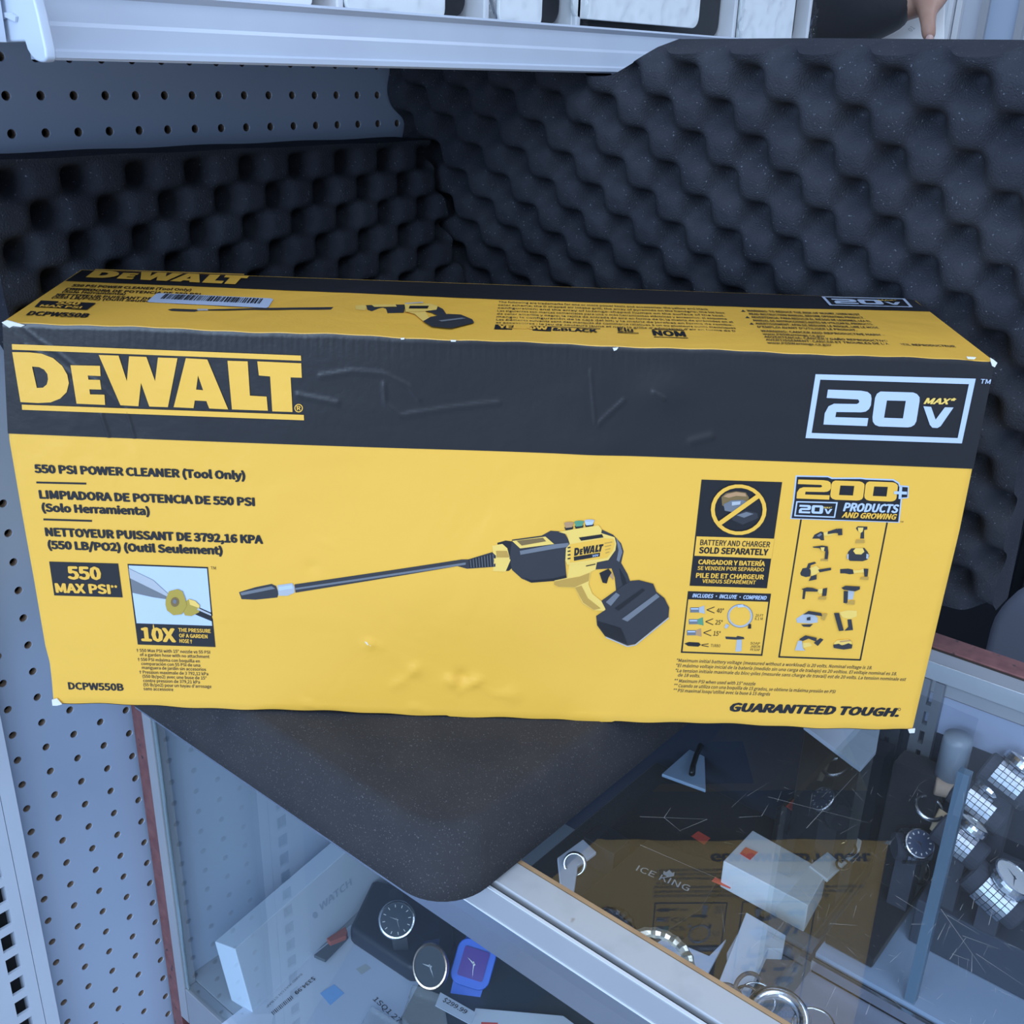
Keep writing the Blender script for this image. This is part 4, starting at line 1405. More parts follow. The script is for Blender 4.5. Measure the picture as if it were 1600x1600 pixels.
for k_, (s, xe) in enumerate((
        ('WARNING: TO REDUCE THE RISK OF INJURY, USER MUST', 1345), ('READ INSTRUCTION MANUAL BEFORE OPERATING PRODUCT.', 1352), ('ADVERTENCIA: PARA REDUCIR EL RIESGO DE LESIONES, LEA EL', 1362), ('MANUAL DE INSTRUCCIONES ANTES DE UTILIZAR EL PRODUCTO.', 1366),
        ("AVERTISSEMENT: AFIN DE RÉDUIRE LE RISQUE, LIRE LE MODE", 1374), ("D'EMPLOI AVANT D'UTILISER LE PRODUIT.", 1340))):
    y0 = 487.5 + k_ * 5.0
    x0 = 1168 + k_ * 3.3
    PX.poly([(x0 - 10, y0), (x0 - 3, y0 + 0.2), (x0 - 7.5, y0 - 3)], DG, 1) if k_ % 2 == 0 else None
    ttext(s, x0, y0, xe, y0 + (xe - x0) * 0.0355, 3, DG, 1, 0.012)
for k_, (s, xe) in enumerate((('WARNING: CANCER AND REPRODUCTIVE HARM –', 1384), ('www.P65Warnings.ca.gov', 1290), ('ADVERTENCIA: CÁNCER Y DAÑO REPRODUCTIVO –', 1395), ("AVERTISSEMENT: CANCER ET TROUBLES DE L'APPAREIL REPRODUCTEUR", 1494), ('www.P65Warnings.ca.gov', 1300))):
    y0 = 519 + k_ * 4.6
    x0 = 1190 + k_ * 2.4
    ttext(s, x0, y0, xe, y0 + (xe - x0) * 0.0355, 3, DG, 1, 0.012)
PX.build('top_text', carton)
PV = Print(pt, TN, 0.0003)
PV.poly([(262, 484.5), (270, 482.8), (307, 484.2), (310, 486.5), (304, 488), (268, 486.5)], DG, 1)
PV.poly([(308, 483.8), (325, 484), (325, 486.6), (309, 486.8)], LG, 2)
PV.poly([(325, 484), (400, 482), (555, 480), (556, 484.5), (400, 484.5), (325, 486)], DG, 1)
PV.poly([(555, 479), (569, 477.5), (573, 481), (570, 486.5), (556, 485)], YB, 2)
PV.poly([(572, 477.5), (600, 476.5), (634, 476.5), (631, 489), (605, 490.3), (585, 488.5), (574, 485)], DG, 1)
PV.poly([(580, 477.2), (618, 477), (620, 480.5), (585, 481)], YB, 2)
PV.poly([(632, 477), (672, 476.3), (684, 480), (682, 486), (662, 488.5), (634, 489.5)], YB, 3)
PV.poly([(640, 480.5), (670, 480.5), (668, 484.5), (639, 484.5)], K, 4)
PV.poly([(680, 478), (692, 484), (698, 493), (687, 496), (675, 490), (667, 488)], DG, 2)
PV.poly([(636, 489), (665, 488), (672, 501), (662, 504), (648, 492)], YB, 2)
PV.poly([(661, 504), (673, 497), (700, 492.5), (720, 493.5), (738, 501), (741, 506.5), (705, 515), (675, 512.5)], DG, 3)
PV.poly([(685, 503.5), (722, 499), (728, 500.5), (690, 505.5)], MG, 4)
PV.poly([(632, 475.5), (660, 473.5), (662, 475), (634, 477)], LG, 3)
PV.build('top_picture', carton)

# torn corners and edge scuffs
for pts in ([(4, 503), (12, 499.5), (25, 503), (40, 507.5), (34, 510), (22, 508.5), (16, 511.5), (8, 506)], [(1546, 558), (1551, 561), (1557, 566), (1553, 573), (1549, 571), (1547, 565)], [(82, 1092), (90, 1090), (98, 1099), (90, 1101), (83, 1101)], [(1418, 1138.5), (1429, 1137), (1428, 1143.5), (1420, 1144)], [(1509, 556.5), (1524, 557.5), (1521, 560.5), (1511, 560)], [(957, 543), (966, 542), (963, 546), (959, 547.5)], [(626, 527.5), (632, 527.2), (632, 529.5), (627, 529.8)], [(704, 530.5), (713, 530.8), (712, 533), (705, 533)], [(570, 1001), (577, 1003), (580, 1008), (574, 1006)]):
    tag(MB().prism([pf(*q) + FN * 0.0006 for q in pts], FN * 0.0007).build('torn_edge', TORN, carton), 'torn pale paper', None)

# barcode sticker on the carton's top
st = thing('barcode_sticker', 'white barcode sticker stuck askew on the top of the carton', 'sticker', pt(335, 470))
PB_ = Print(pt, TN, 0.0003)
tl, tr, br, bl = (246, 459.2), (427, 468), (417, 482.5), (230, 473)
PB_.poly([(249, 459.2), (424, 467.6), (427, 469.2), (419.5, 481), (416, 482.5), (233, 473.6), (230, 472.3), (244.5, 460)], WH, 2)
PB_.build('paper', st)
PB_ = Print(pt, TN, 0.0003)


def stq(u, v):
    return (tl[0] * (1 - u) + tr[0] * u) * (1 - v) + (bl[0] * (1 - u) + br[0] * u) * v, (tl[1] * (1 - u) + tr[1] * u) * (1 - v) + (bl[1] * (1 - u) + br[1] * u) * v


u = 0.08
while u < 0.93:
    w_ = random.choice((0.006, 0.006, 0.011, 0.016))
    PB_.poly([stq(u, 0.08), stq(u + w_, 0.08), stq(u + w_, 0.62), stq(u, 0.62)], K, 3)
    u += w_ + random.choice((0.005, 0.007, 0.012))
PB_.build('bars', st)

# ------------------------------------------------------------------ things inside the case
UPV = Vector((0, 0, 1))


def polybox(name, label, cat, px, ztop, h, m, group=None, part=None, bevel=0.0008):
    """flat-topped thing whose top outline is given by photo points on the height ztop"""
    pts = [at(x, y, ztop) for x, y in px]
    c = sum(pts, Vector()) / len(pts)
    mb_ = MB().prism([p - UPV * h for p in pts], UPV * h)
    o = mb_.build(name, m, None, bevel=bevel)
    tag(o, label, cat, group)
    return o


def dirpx(px, py, dx, dy, p0, n):
    a, b = onplane(px, py, p0, n), onplane(px + dx, py + dy, p0, n)
    return (b - a).normalized()


dial_navy = mat('dial_navy', (0.05, 0.065, 0.12), 0.25, coat=0.5)
dial_grey = mat('dial_dark_grey', (0.04, 0.055, 0.075), 0.2, 0.3, coat=0.5)
dial_white = mat('dial_silver_white', (0.66, 0.68, 0.70), 0.3)
dial_purple = mat('dial_violet', (0.085, 0.04, 0.26), 0.2, coat=0.5)
rubber_blue = mat('blue_rubber', (0.035, 0.13, 0.62), 0.45)
strap_dark = mat('dark_leather', (0.018, 0.022, 0.030), 0.55)
strap_blue = mat('navy_leather', (0.02, 0.045, 0.17), 0.55)
rose = mat('rose_gold_metal', (0.55, 0.42, 0.34), 0.25, 1.0)


def watch(label, c, n, u, r, dialm, casem, bandm, style='links', group='watches in the case', rc=0.026, a0=24, a1=150, b1=None, ratio=1.0, square=False, h=0.007, thin=1.0, marks=True, bw=0.62, crown=True):
    """wrist watch: c dial centre, n dial normal, u twelve o'clock"""
    n = n.normalized()
    u = (u - n * u.dot(n)).normalized()
    x = u.cross(n)
    t_ = thing('wrist_watch', label, 'watch', c - n * h, group)
    if square:
        lp = rrect(c - n * h, x, u, r * 2, r * 2.2, r * 0.55)
        MB().prism(lp, n * h).build('watch_case', casem, t_, bevel=0.0012)
        MB().prism(rrect(c + n * 0.0002, x, u, r * 1.30, r * 1.40, r * 0.10), n * 0.0012).build('dial', dialm, t_)
        zd = 0.0016
    else:
        MB().disc(c - n * h, x * r, u * r * ratio, h, 36, rings=[(0.90, 0), (1, 0.002), (1, h - 0.0015), (0.97, h)]).build('watch_case', casem, t_)
        MB().disc(c, x * r, u * r * ratio, 0.001, 36, rings=[(0.97, 0), (0.95, 0.0012), (0.87, 0.0016), (0.845, 0.0007), (0.845, 0)]).build('bezel', casem, t_)
        MB().disc(c + n * 0.0001, x * r * 0.845, u * r * 0.845 * ratio, 0.0005, 36).build('dial', dialm, t_)
        zd = 0.0008
    mb_ = MB()
    for ang, L, w_ in ((-62, 0.52, 0.055 * thin), (168, 0.72, 0.04 * thin)):
        a = math.radians(ang)
        dd = x * math.sin(a) + u * math.cos(a)
        sd = dd.cross(n)
        o_ = c + n * zd
        mb_.prism([o_ - sd * r * w_ - dd * r * 0.1, o_ + sd * r * w_ - dd * r * 0.1, o_ + dd * r * L * 0.9], n * 0.0003)
    mb_.build('hands', steel if casem is not gold else gold, t_)
    if marks:
        mb_ = MB()
        for k in range(12):
            a = 2 * PI * k / 12
            dd = x * math.sin(a) + u * math.cos(a) * ratio
            sd = dd.cross(n).normalized()
            k0, k1 = (0.62, 0.76)
            o_ = c + n * zd
            mb_.prism([o_ + dd * r * k0 - sd * r * 0.035 * thin, o_ + dd * r * k1 - sd * r * 0.035 * thin, o_ + dd * r * k1 + sd * r * 0.035 * thin, o_ + dd * r * k0 + sd * r * 0.035 * thin], n * 0.0003)
        mb_.build('hour_markers', mat('marker_pale', (0.7, 0.7, 0.68), 0.3), t_)
    if crown:
        MB().disc(c - n * h * 0.5 + x * (r * 0.98), n * 0.0022, u * 0.0022, 0.003, 10).build('crown', casem, t_)
    # band wraps round a cuff of radius rc under the case
    cc = c - n * (h + rc)
    for sg, aa in ((1, a1), (-1, b1 if b1 is not None else a1)):
        mb_ = MB()
        wid = r * bw
        if style == 'links':
            a = a0
            st_ = math.degrees(0.0040 / rc)
            while a < aa:
                r1 = math.radians(a)
                r2 = math.radians(a + st_ * 0.86)
                for q0, q1, lift in ((-1, -0.62, 0), (-0.58, -0.22, 0.0005), (-0.18, 0.18, 0.0001), (0.22, 0.58, 0.0005), (0.62, 1, 0)):
                    P_ = []
                    for rr in (rc + 0.0005, rc + 0.0028 + lift):
                        for ang in (r1, r2):
                            for q in (q0, q1):
                                P_.append(cc + (n * math.cos(ang) + u * sg * math.sin(ang)) * rr + x * (wid * q))
                    mb_.add(P_, [(0, 1, 3, 2), (4, 6, 7, 5), (0, 4, 5, 1), (2, 3, 7, 6), (0, 2, 6, 4), (1, 5, 7, 3)])
                a += st_
        else:
            P_, F_ = [], []
            m_ = 14
            for i in range(m_ + 1):
                ang = math.radians(a0 * 0.6 + (aa - a0 * 0.6) * i / m_)
                for rr in (rc + 0.0002, rc + 0.0026):
                    for q in (-1, 1):
                        P_.append(cc + (n * math.cos(ang) + u * sg * math.sin(ang)) * rr + x * (wid * q * (1 - 0.15 * i / m_)))
            for i in range(m_):
                b = i * 4
                F_ += [(b, b + 4, b + 5, b + 1), (b + 2, b + 3, b + 7, b + 6), (b, b + 2, b + 6, b + 4), (b + 1, b + 5, b + 7, b + 3)]
            F_ += [(0, 1, 3, 2), (m_ * 4, m_ * 4 + 2, m_ * 4 + 3, m_ * 4 + 1)]
            mb_.add(P_, F_)
        mb_.build('band', bandm, t_, smooth=False)
    return t_


def ring(label, cat, c, n, R_, rad, m, name='ring', group=None, flat=1.0, seg=8, N=36, arc=2 * PI, ph=0.0, bumps=0):
    n = n.normalized()
    ex = n.orthogonal().normalized()
    ey = n.cross(ex)
    k = N if arc >= 2 * PI - 1e-6 else N + 1
    pts = [c + (ex * math.cos(ph + arc * i / N) + ey * math.sin(ph + arc * i / N)) * R_ for i in range(k)]
    rs = [rad * (1 + (0.22 * (i % 2)) * bumps) for i in range(k)]
    o = MB().tube(pts, rs, seg, closed=(k == N), flat=flat, upv=n).build(name, m, None, smooth=not bumps)
    return tag(o, label, cat, group)


# --- left, behind the front glass, standing on the deck
DK = -0.4605
wb_C, wb_E = at(395, 1583, DK), at(541, 1443, DK)
e_ = (wb_E - wb_C).normalized()
dB = ray(367, 1483)
tB = ((wb_C - CAM).dot(e_)) / dB.dot(e_)
wb_B = CAM + dB * tB
hv = wb_B - wb_C
Tn = e_.cross(hv).normalized()
wbx = thing('watch_carton', 'white watch carton with embossed lettering leaning on its long edge behind the front glass', 'box', wb_C)
EL = (wb_E - wb_C).length
EXT = 0.075
base = [wb_C, wb_E + e_ * EXT, wb_E + e_ * EXT + hv, wb_B]
MB().prism([p - Tn * 0.0295 for p in base], Tn * 0.0295).build('carton_body', mat('watch_carton_white', (0.60, 0.68, 0.82), 0.45), wbx, bevel=0.001)
PWn = -Tn if (-Tn).dot(CAM - wb_C) > 0 else Tn
PWx = Print(lambda x, y: onplane(x, y, wb_C, PWn), PWn, 0.0004)
INKS.append(mat('emboss_shade', (0.42, 0.50, 0.64), 0.4))  # grey-blue puts the embossing's shade into the flat letters
EMB = INKS[-1]
PWx.text('WATCH', 500, 1424, 549, 1382, 12, EMB, 1, 0.01)
PWx.ell(492, 1430, 4.2, 4.8, EMB, 1)
PWx.build('embossed_lettering', wbx)

# black pillow box and the three watches
blk = mat('black_leatherette', (0.012, 0.016, 0.026), 0.5, bump=(200, 0.2, 0.0005))
polybox('watch_pillow', 'black watch pillow under the round dark watch beside the white carton', 'pillow', [(545, 1448), (582, 1372), (700, 1400), (712, 1470), (694, 1508), (640, 1511)], -0.436, 0.024, blk, bevel=0.006)
polybox('display_mat', 'dark slate display mat lying on the deck under the blue watch', 'mat', [(600, 1560), (690, 1440), (800, 1395), (1010, 1560), (940, 1660), (700, 1660)], -0.459, 0.0018, mat('slate_mat', (0.035, 0.048, 0.062), 0.5, noise=((0.05, 0.065, 0.08), 12, 0.4, 0.7)))
nw = Vector((0.40, -0.50, 0.76)).normalized()


def wpos(px, py, z):
    p = at(px, py, z)
    return p


cA = wpos(620, 1437, -0.405)
watch('round silver watch with a dark dial half hidden by the foam pad corner', cA, nw, dirpx(620, 1437, -4, -40, cA, nw), 0.0195, dial_grey, steel, strap_dark, 'strap', rc=0.034, a0=30, a1=70, bw=0.42, thin=0.4)
cB = wpos(672, 1510, -0.425)
nB = Vector((0.30, -0.62, 0.72)).normalized()
watch('large blank faced watch with a thin rose rim beside the blue watch', cB, nB, dirpx(672, 1510, -5, -40, cB, nB), 0.0185, mat('dial_slate', (0.03, 0.042, 0.055), 0.15, coat=0.6), rose, strap_blue, 'strap', rc=0.024, a1=80, b1=30, ratio=1.22, marks=False, bw=0.5)
cC = wpos(740, 1506, -0.432)
watch('square bright blue rubber watch with a violet dial', cC, nw, dirpx(740, 1506, 12, -42, cC, nw), 0.0205, dial_purple, rubber_blue, rubber_blue, 'strap', rc=0.070, a0=22, a1=42, b1=46, square=True, marks=False, bw=0.78, thin=0.8)

# papers on the deck
paper = mat('price_paper', (0.56, 0.61, 0.74), 0.55)
PAPS = 'papers on the deck of the case'


def sheet(name, label, cat, px, z, m, group=None):
    pts = [at(x, y, z) for x, y in px]
    o = MB().prism(pts, UPV * 0.0006).build(name, m, None)
    tag(o, label, cat, group)
    return o


sh1 = sheet('price_card', 'printed price card with barcode tucked under the white watch carton', 'price card', [(340, 1605), (548, 1446), (600, 1466), (470, 1640), (330, 1660)], DK + 0.0004, paper, PAPS)
PS = Print(lambda x, y: at(x, y, DK + 0.0011), UPV, 0.0001)
PS.text('$334.99', 489, 1526, 459, 1551, 5.5, DG, 1, 0.02)
PS.text('BAND WATCH STRAP', 470, 1521, 415, 1573, 3, MG, 1, 0.0)
for k in range(14):
    t = k / 13
    PS.line((454 - 30 * t, 1556 + 25 * t), (458 - 30 * t, 1561 + 25 * t), 1.0 + (k % 3) * 0.4, DG, 1)
PS.build('printing', sh1)
sh2 = sheet('price_card', 'pale price card with a blue square beside the plastic bag', 'price card', [(455, 1640), (556, 1472), (604, 1478), (668, 1512), (590, 1660)], DK + 0.0022, mat('card_lilac', (0.50, 0.56, 0.72), 0.4), PAPS)
PS = Print(lambda x, y: at(x, y, DK + 0.0029), UPV, 0.0001)
INKS.append(mat('sticker_blue', (0.20, 0.42, 0.80), 0.5))
PS.poly([(500, 1552), (522, 1538), (538, 1552), (516, 1571)], INKS[-1], 1)
PS.text('1SQ1 27', 582, 1562, 622, 1599, 7, DG, 1, 0.01)
PS.poly([(556, 1514), (571, 1506), (580, 1513), (565, 1523)], LG, 1)
PS.build('printing', sh2)
bagm = glass_mat('zip_bag_film', (0.90, 0.93, 0.96), 1.5, 0.10, veil=0.16)
bn = bagm.node_tree
bpn = bn.nodes.new('ShaderNodeBump')
bnz = bn.nodes.new('ShaderNodeTexNoise')
bnz.inputs['Scale'].default_value = 120
bnt = bn.nodes.new('ShaderNodeTexCoord')
bn.links.new(bnt.outputs['Object'], bnz.inputs['Vector'])
bpn.inputs['Distance'].default_value = 0.006
bn.links.new(bnz.outputs['Fac'], bpn.inputs['Height'])
for x_ in bn.nodes:
    if x_.type in ('BSDF_GLOSSY', 'FRESNEL'):
        bn.links.new(bpn.outputs['Normal'], x_.inputs['Normal'])
polybox('plastic_bag', 'crumpled clear zip bag lying below the rose rimmed watch', 'bag', [(628, 1585), (644, 1534), (692, 1552), (700, 1600), (640, 1640)], -0.440, 0.014, bagm, bevel=0.004)
polybox('plastic_bag', 'clear zip bag lying over the pale price card at the bottom edge', 'bag', [(540, 1640), (580, 1568), (632, 1600), (640, 1650)], -0.447, 0.009, bagm, bevel=0.003)
tg = sheet('price_tag', 'narrow price tag strip beside the clear bag under the blue watch', 'tag', [(688, 1551), (744, 1583), (736, 1602), (680, 1572)], -0.438, paper)
PS = Print(lambda x, y: at(x, y, -0.4373), UPV, 0.0001)
PS.text('$299.99', 691, 1564, 727, 1585, 6.5, DG, 1, 0.015)
PS.build('printing', tg)
wc = sheet('price_card', 'blank white card with a red mark at the bottom edge of the photo', 'price card', [(743, 1576), (880, 1588), (990, 1670), (715, 1670)], -0.452, white_card, PAPS)
PS = Print(lambda x, y: at(x, y, -0.4513), UPV, 0.0001)
INKS.append(mat('sticker_red', (0.75, 0.10, 0.08), 0.5))
RED = INKS[-1]
PS.poly([(752, 1597), (778, 1598), (776, 1620), (750, 1620)], RED, 1)
PS.build('red_mark', wc)
polybox('leather_strap', 'brown leather strap end poking out behind the white watch carton', 'strap', [(510, 1466), (540, 1447), (543, 1456), (541, 1462), (516, 1472)], -0.440, 0.006, mat('tan_leather', (0.30, 0.07, 0.045), 0.5))
polybox('leather_strap', 'dark grey strap end lying on the price card beside the white carton', 'strap', [(490, 1492), (520, 1468), (545, 1462), (508, 1500)], -0.4535, 0.004, mat('grey_leather', (0.07, 0.085, 0.10), 0.55))

# --- middle glass shelf: black pads, boxes, white cards, rings
SZ = MSZ
o = MB().box(V(0.302, 0.280, SZ + 0.0002), V(0.545, 0.548, SZ + 0.008)).build('velvet_pad', black_cloth, None, bevel=0.002)
tag(o, 'large black velvet pad covering the middle glass shelf under the cards', 'pad')
o = polybox('jewelry_box', 'flat black gift box with pale printed lettering on its lid', 'box', [(905, 1402), (1012, 1312), (1135, 1352), (1095, 1420), (1020, 1470)], -0.268, 0.0235, mat('black_gift_box', (0.018, 0.017, 0.018), 0.45))
PS = Print(lambda x, y: at(x, y, -0.268), UPV, 0.00015)
PS.text('ICE KING', 993, 1360, 1075, 1393, 9, LG, 1, 0.004)
PS.poly([(1036, 1366), (1037, 1361), (1041, 1363), (1046, 1359), (1050, 1364), (1054, 1363), (1053, 1369), (1044, 1371)], LG, 1)
PS.build('lid_lettering', o)
polybox('jewelry_box', 'black box with a ridged lid beside the foam pad edge', 'box', [(912, 1308), (940, 1284), (985, 1312), (960, 1335)], -0.262, 0.029, mat('black_box', (0.016, 0.019, 0.026), 0.4))
cardb = polybox('bracelet_card', 'pale card with a chain bracelet beside the carton bottom edge', 'card', [(1034, 1209), (1086, 1163), (1121, 1174), (1101, 1182), (1103, 1234)], -0.270, 0.004, mat('card_blue', (0.30, 0.42, 0.58), 0.5))
mb = MB()
pts = [at(x, y, -0.258) for x, y in [(1081, 1209), (1083, 1196), (1088, 1180), (1094, 1166), (1102, 1155), (1114, 1147), (1124, 1140)]]
o = MB().tube(pts, [0.0035, 0.0030, 0.0028, 0.0030, 0.0032, 0.003, 0.003], 8).build('chain_bracelet', mat('gunmetal', (0.05, 0.055, 0.06), 0.3, 0.9), None, smooth=True)
tag(o, 'dark chain bracelet draped over the pale card beside the carton', 'bracelet')
pts = [at(x, y, -0.256) for x, y in [(1087, 1205), (1094, 1194), (1101, 1182), (1099, 1170), (1095, 1160)]]
polybox('ring_card', 'narrow white card with a ring between black boxes beside the foam pad', 'card', [(871, 1340), (911, 1311), (932, 1331), (903, 1352), (897, 1395), (877, 1396)], -0.262, 0.004, white_card)
ring('slim metal ring standing on the narrow white card beside the foam pad', 'ring', at(898, 1350, -0.258), Vector((0.3, -0.7, 0.5)), 0.0095, 0.0018, steel, group='rings')
white2 = mat('white_display_board', (0.68, 0.71, 0.76), 0.5)
polybox('display_block', 'tall black block at the back of the shelf carrying a large white card', 'block', [(1258, 1135), (1374, 1135), (1367, 1172), (1344, 1197), (1332, 1188)], -0.1345, 0.157, black_cloth, bevel=0.001)
polybox('paper_card', 'large white card lying on a tall black block, cut by the carton bottom edge', 'card', [(1256, 1133), (1376, 1133), (1369, 1173), (1345, 1200), (1331, 1190)], -0.1295, 0.0045, white_card, 'white cards on the middle shelf', bevel=0.0004)
polybox('display_block', 'low black block in front of the large white card', 'block', [(1213, 1262), (1246, 1240), (1282, 1262), (1252, 1289)], -0.2505, 0.0412, black_cloth, bevel=0.001)
WB = polybox('display_block', 'thick white display block with an orange price sticker on top', 'block', [(1130, 1345), (1176, 1297), (1292, 1362), (1263, 1415)], -0.243, 0.030, white2, bevel=0.001)
polybox('display_strap', 'long white strip with dark rings beside the thick white block', 'card', [(1264, 1352), (1330, 1303), (1347, 1313), (1344, 1326), (1293, 1374)], -0.2415, 0.004, white2)
polybox('paper_card', 'small white tag standing beside the ring strip', 'card', [(1268, 1346), (1270, 1325), (1296, 1306), (1294, 1329)], -0.262, 0.003, white_card, 'white cards on the middle shelf')
ringm = mat('dark_bronze', (0.10, 0.075, 0.065), 0.35, 0.8)
ring('larger dark ring lying on the white strip', 'ring', at(1323, 1325, -0.237), Vector((0.1, -0.25, 1)), 0.0082, 0.0012, ringm, group='rings')
ring('smaller dark ring below the larger one at the edge of the white strip', 'ring', at(1317, 1351, -0.237), Vector((0.1, -0.25, 1)), 0.0055, 0.0011, ringm, group='rings')
polybox('paper_card', 'wide white card with curled corner in front of the white block', 'card', [(1166, 1425), (1228, 1461), (1224, 1483), (1200, 1482), (1150, 1592), (1116, 1552)], -0.256, 0.012, white_card, 'white cards on the middle shelf')
polybox('paper_card', 'narrow white card left of the wide curled card', 'card', [(1152, 1459), (1158, 1473), (1137, 1508), (1136, 1488)], -0.266, 0.004, white_card, 'white cards on the middle shelf')
polybox('paper_card', 'pale bluish card under the sparkling bracelet', 'card', [(984, 1441), (1108, 1493), (1135, 1466), (1098, 1535), (1060, 1560), (980, 1490)], -0.274, 0.004, mat('card_pale_blue', (0.62, 0.68, 0.82), 0.5), 'white cards on the middle shelf')
ring('sparkling pale gold bracelet curving over the bluish card behind the front rail', 'bracelet', at(1020, 1512, -0.258), Vector((0.15, -0.3, 1)), 0.030, 0.0042, mat('pale_gold', (0.70, 0.66, 0.55), 0.25, 0.8), name='bracelet', flat=0.7, bumps=1, N=44)
ring('dark jewelled bracelet half hidden behind the front rail', 'bracelet', at(958, 1450, -0.258), Vector((0.1, -0.4, 1)), 0.014, 0.0045, mat('black_steel', (0.03, 0.035, 0.045), 0.2, 0.9), name='bracelet', bumps=1, N=28)
# heap of cords and hoops at the bottom
cord = mat('brown_cord', (0.11, 0.085, 0.08), 0.6)
for lab, (x, y), R_, rad, m_, nv in (
        ('brown cord loop nearest the wide white card', (1135, 1563), 0.012, 0.0017, cord, (0.2, -0.4, 1)),
        ('brown cord loop standing up in the heap of hoops', (1170, 1548), 0.013, 0.0017, cord, (0.8, -0.4, 0.5)),
        ('thin silver hoop in the heap beside the cords', (1182, 1562), 0.014, 0.0009, steel, (0, -0.3, 1)),
        ('thin dark hoop under the silver one', (1168, 1560), 0.010, 0.0010, ringm, (0.2, -0.2, 1)),
        ('thick polished bangle at the bottom edge', (1214, 1592), 0.020, 0.0055, steel, (0.1, -0.3, 1)),
        ('pale thin hoop right of the polished bangle', (1272, 1606), 0.016, 0.0011, steel, (0, -0.2, 1))):
    ring(lab, 'hoop', at(x, y, -0.248), Vector(nv), R_, rad, m_, name='hoop', group='heap of hoops')
# price stickers: three stand on the case glass, one on the white block
orange = mat('orange_sticker', (0.85, 0.10, 0.06), 0.6)
STK = 'orange price stickers'
for lab, px, z in (('orange price sticker at the far edge of the black gift box', [(1080, 1307), (1091, 1299), (1110, 1310), (1100, 1320)], -0.2915),
                   ('orange price sticker alone on the low black block', [(1228, 1260), (1242, 1247), (1262, 1260), (1247, 1274)], -0.2503),
                   ('orange price sticker on top of the thick white block', [(1156, 1334), (1165, 1324), (1184, 1332), (1172, 1344)], -0.2428),
                   ('orange price sticker in front of the thick white block', [(1112, 1377), (1117, 1371), (1145, 1381), (1141, 1389)], -0.2678)):
    o = MB().prism([at(x, y, z) for x, y in px], UPV * 0.0004).build('price_sticker', orange, None)
    tag(o, lab, 'sticker', STK)

# --- right: stepped riser with watches on cuffs
RS = at(1455, 1489, SZ).y
riser_m = mat('riser_slate', (0.028, 0.040, 0.064), 0.8, bump=(300, 0.2, 0.0005))
ZR1, ZR2 = SZ + 0.048, SZ + 0.078
mb = MB()
mb.prism([V(0.6095, RS, SZ + 0.0005), V(0.6095, 0.5615, SZ + 0.0005), V(0.6095, 0.5615, ZR2), V(0.6095, 0.5245, ZR2), V(0.6095, 0.5245, ZR1), V(0.6095, RS, ZR1)], Vector((0.42, 0, 0)))
o = mb.build('watch_riser', riser_m, None, bevel=0.002)
tag(o, 'slate blue stepped riser carrying the watches at the right', 'riser')
o = MB().box(V(0.5545, 0.432, SZ + 0.0005), V(0.5985, 0.5510, SZ + 0.012)).build('velvet_pad', black_cloth, None, bevel=0.002)
tag(o, 'narrow black velvet pad between the glass divider and the corner post', 'pad')
cuffm = mat('cuff_cloth', (0.035, 0.042, 0.062), 0.85, bump=(350, 0.25, 0.0006))
GW = 'steel watches on cuffs'


def cuffed(label, clabel, px, py, sd, zb, r, dialm, casem, bandm, nv, up, rc=0.013, a1=120, L=0.020, **k):
    n = Vector(nv).normalized()
    c = ats(px, py, sd)
    u = dirpx(px, py, up[0], up[1], c, n)
    watch(label, c, n, u, r, dialm, casem, bandm, group=GW, rc=rc, a1=a1, **k)
    x = u.cross(n).normalized()
    cc = c - n * (0.0072 + rc)
    pts = [cc + x * (L * t) for t in (-1, -0.93, 0.93, 1)]
    mb_ = MB().tube(pts, [rc * 0.82, rc * 0.97, rc * 0.97, rc * 0.82], 24, upv=n)
    mb_.box((cc.x - 0.009, cc.y - 0.008, zb + ZO + 0.0003), (cc.x + 0.009, cc.y + 0.008, cc.z - rc * 0.3))
    o_ = mb_.build('watch_cuff', cuffm, None, smooth=False)
    tag(o_, clabel, 'cuff', 'watch cuffs')


cuffed('steel and gold watch with navy dial and gold hands, left of the corner post', 'dark cuff holding the navy dial watch', 1437, 1318, 0.503, SZ + 0.012, 0.0135, dial_navy, steel, link_steel, (0.42, -0.50, 0.72), (-4, -30), rc=0.0125, L=0.016, a1=100)
cuffed('slanted silver watch seen edge on right of the corner post', 'dark cuff holding the watch seen edge on', 1523, 1288, 0.507, ZR1, 0.0135, dial_white, steel, link_steel, (0.30, 0.40, 0.86), (14, -18), rc=0.0135, L=0.022, a1=110, bw=0.75)
cuffed('silver watch with wide link band, upper row behind the corner post', 'dark cuff of the upper row holding the wide link watch', 1553, 1228, 0.543, ZR2, 0.0155, dial_white, steel, link_steel, (0.30, 0.45, 0.84), (14, -18), rc=0.0145, L=0.024, a1=115, bw=0.8)
cuffed('silver watch at the far end of the upper row, cut by the photo edge', 'dark cuff at the photo edge in the upper row', 1600, 1190, 0.546, ZR2, 0.0155, dial_white, steel, link_steel, (0.30, 0.45, 0.84), (14, -18), rc=0.0145, L=0.022, a1=115, bw=0.8)
cuffed('large white dialled watch with long link band, lower right', 'dark cuff holding the large white dialled watch', 1584, 1372, 0.497, ZR1, 0.0190, dial_white, steel, link_steel, (0.42, 0.12, 0.90), (14, -26), rc=0.0155, L=0.026, a1=125, bw=0.72)
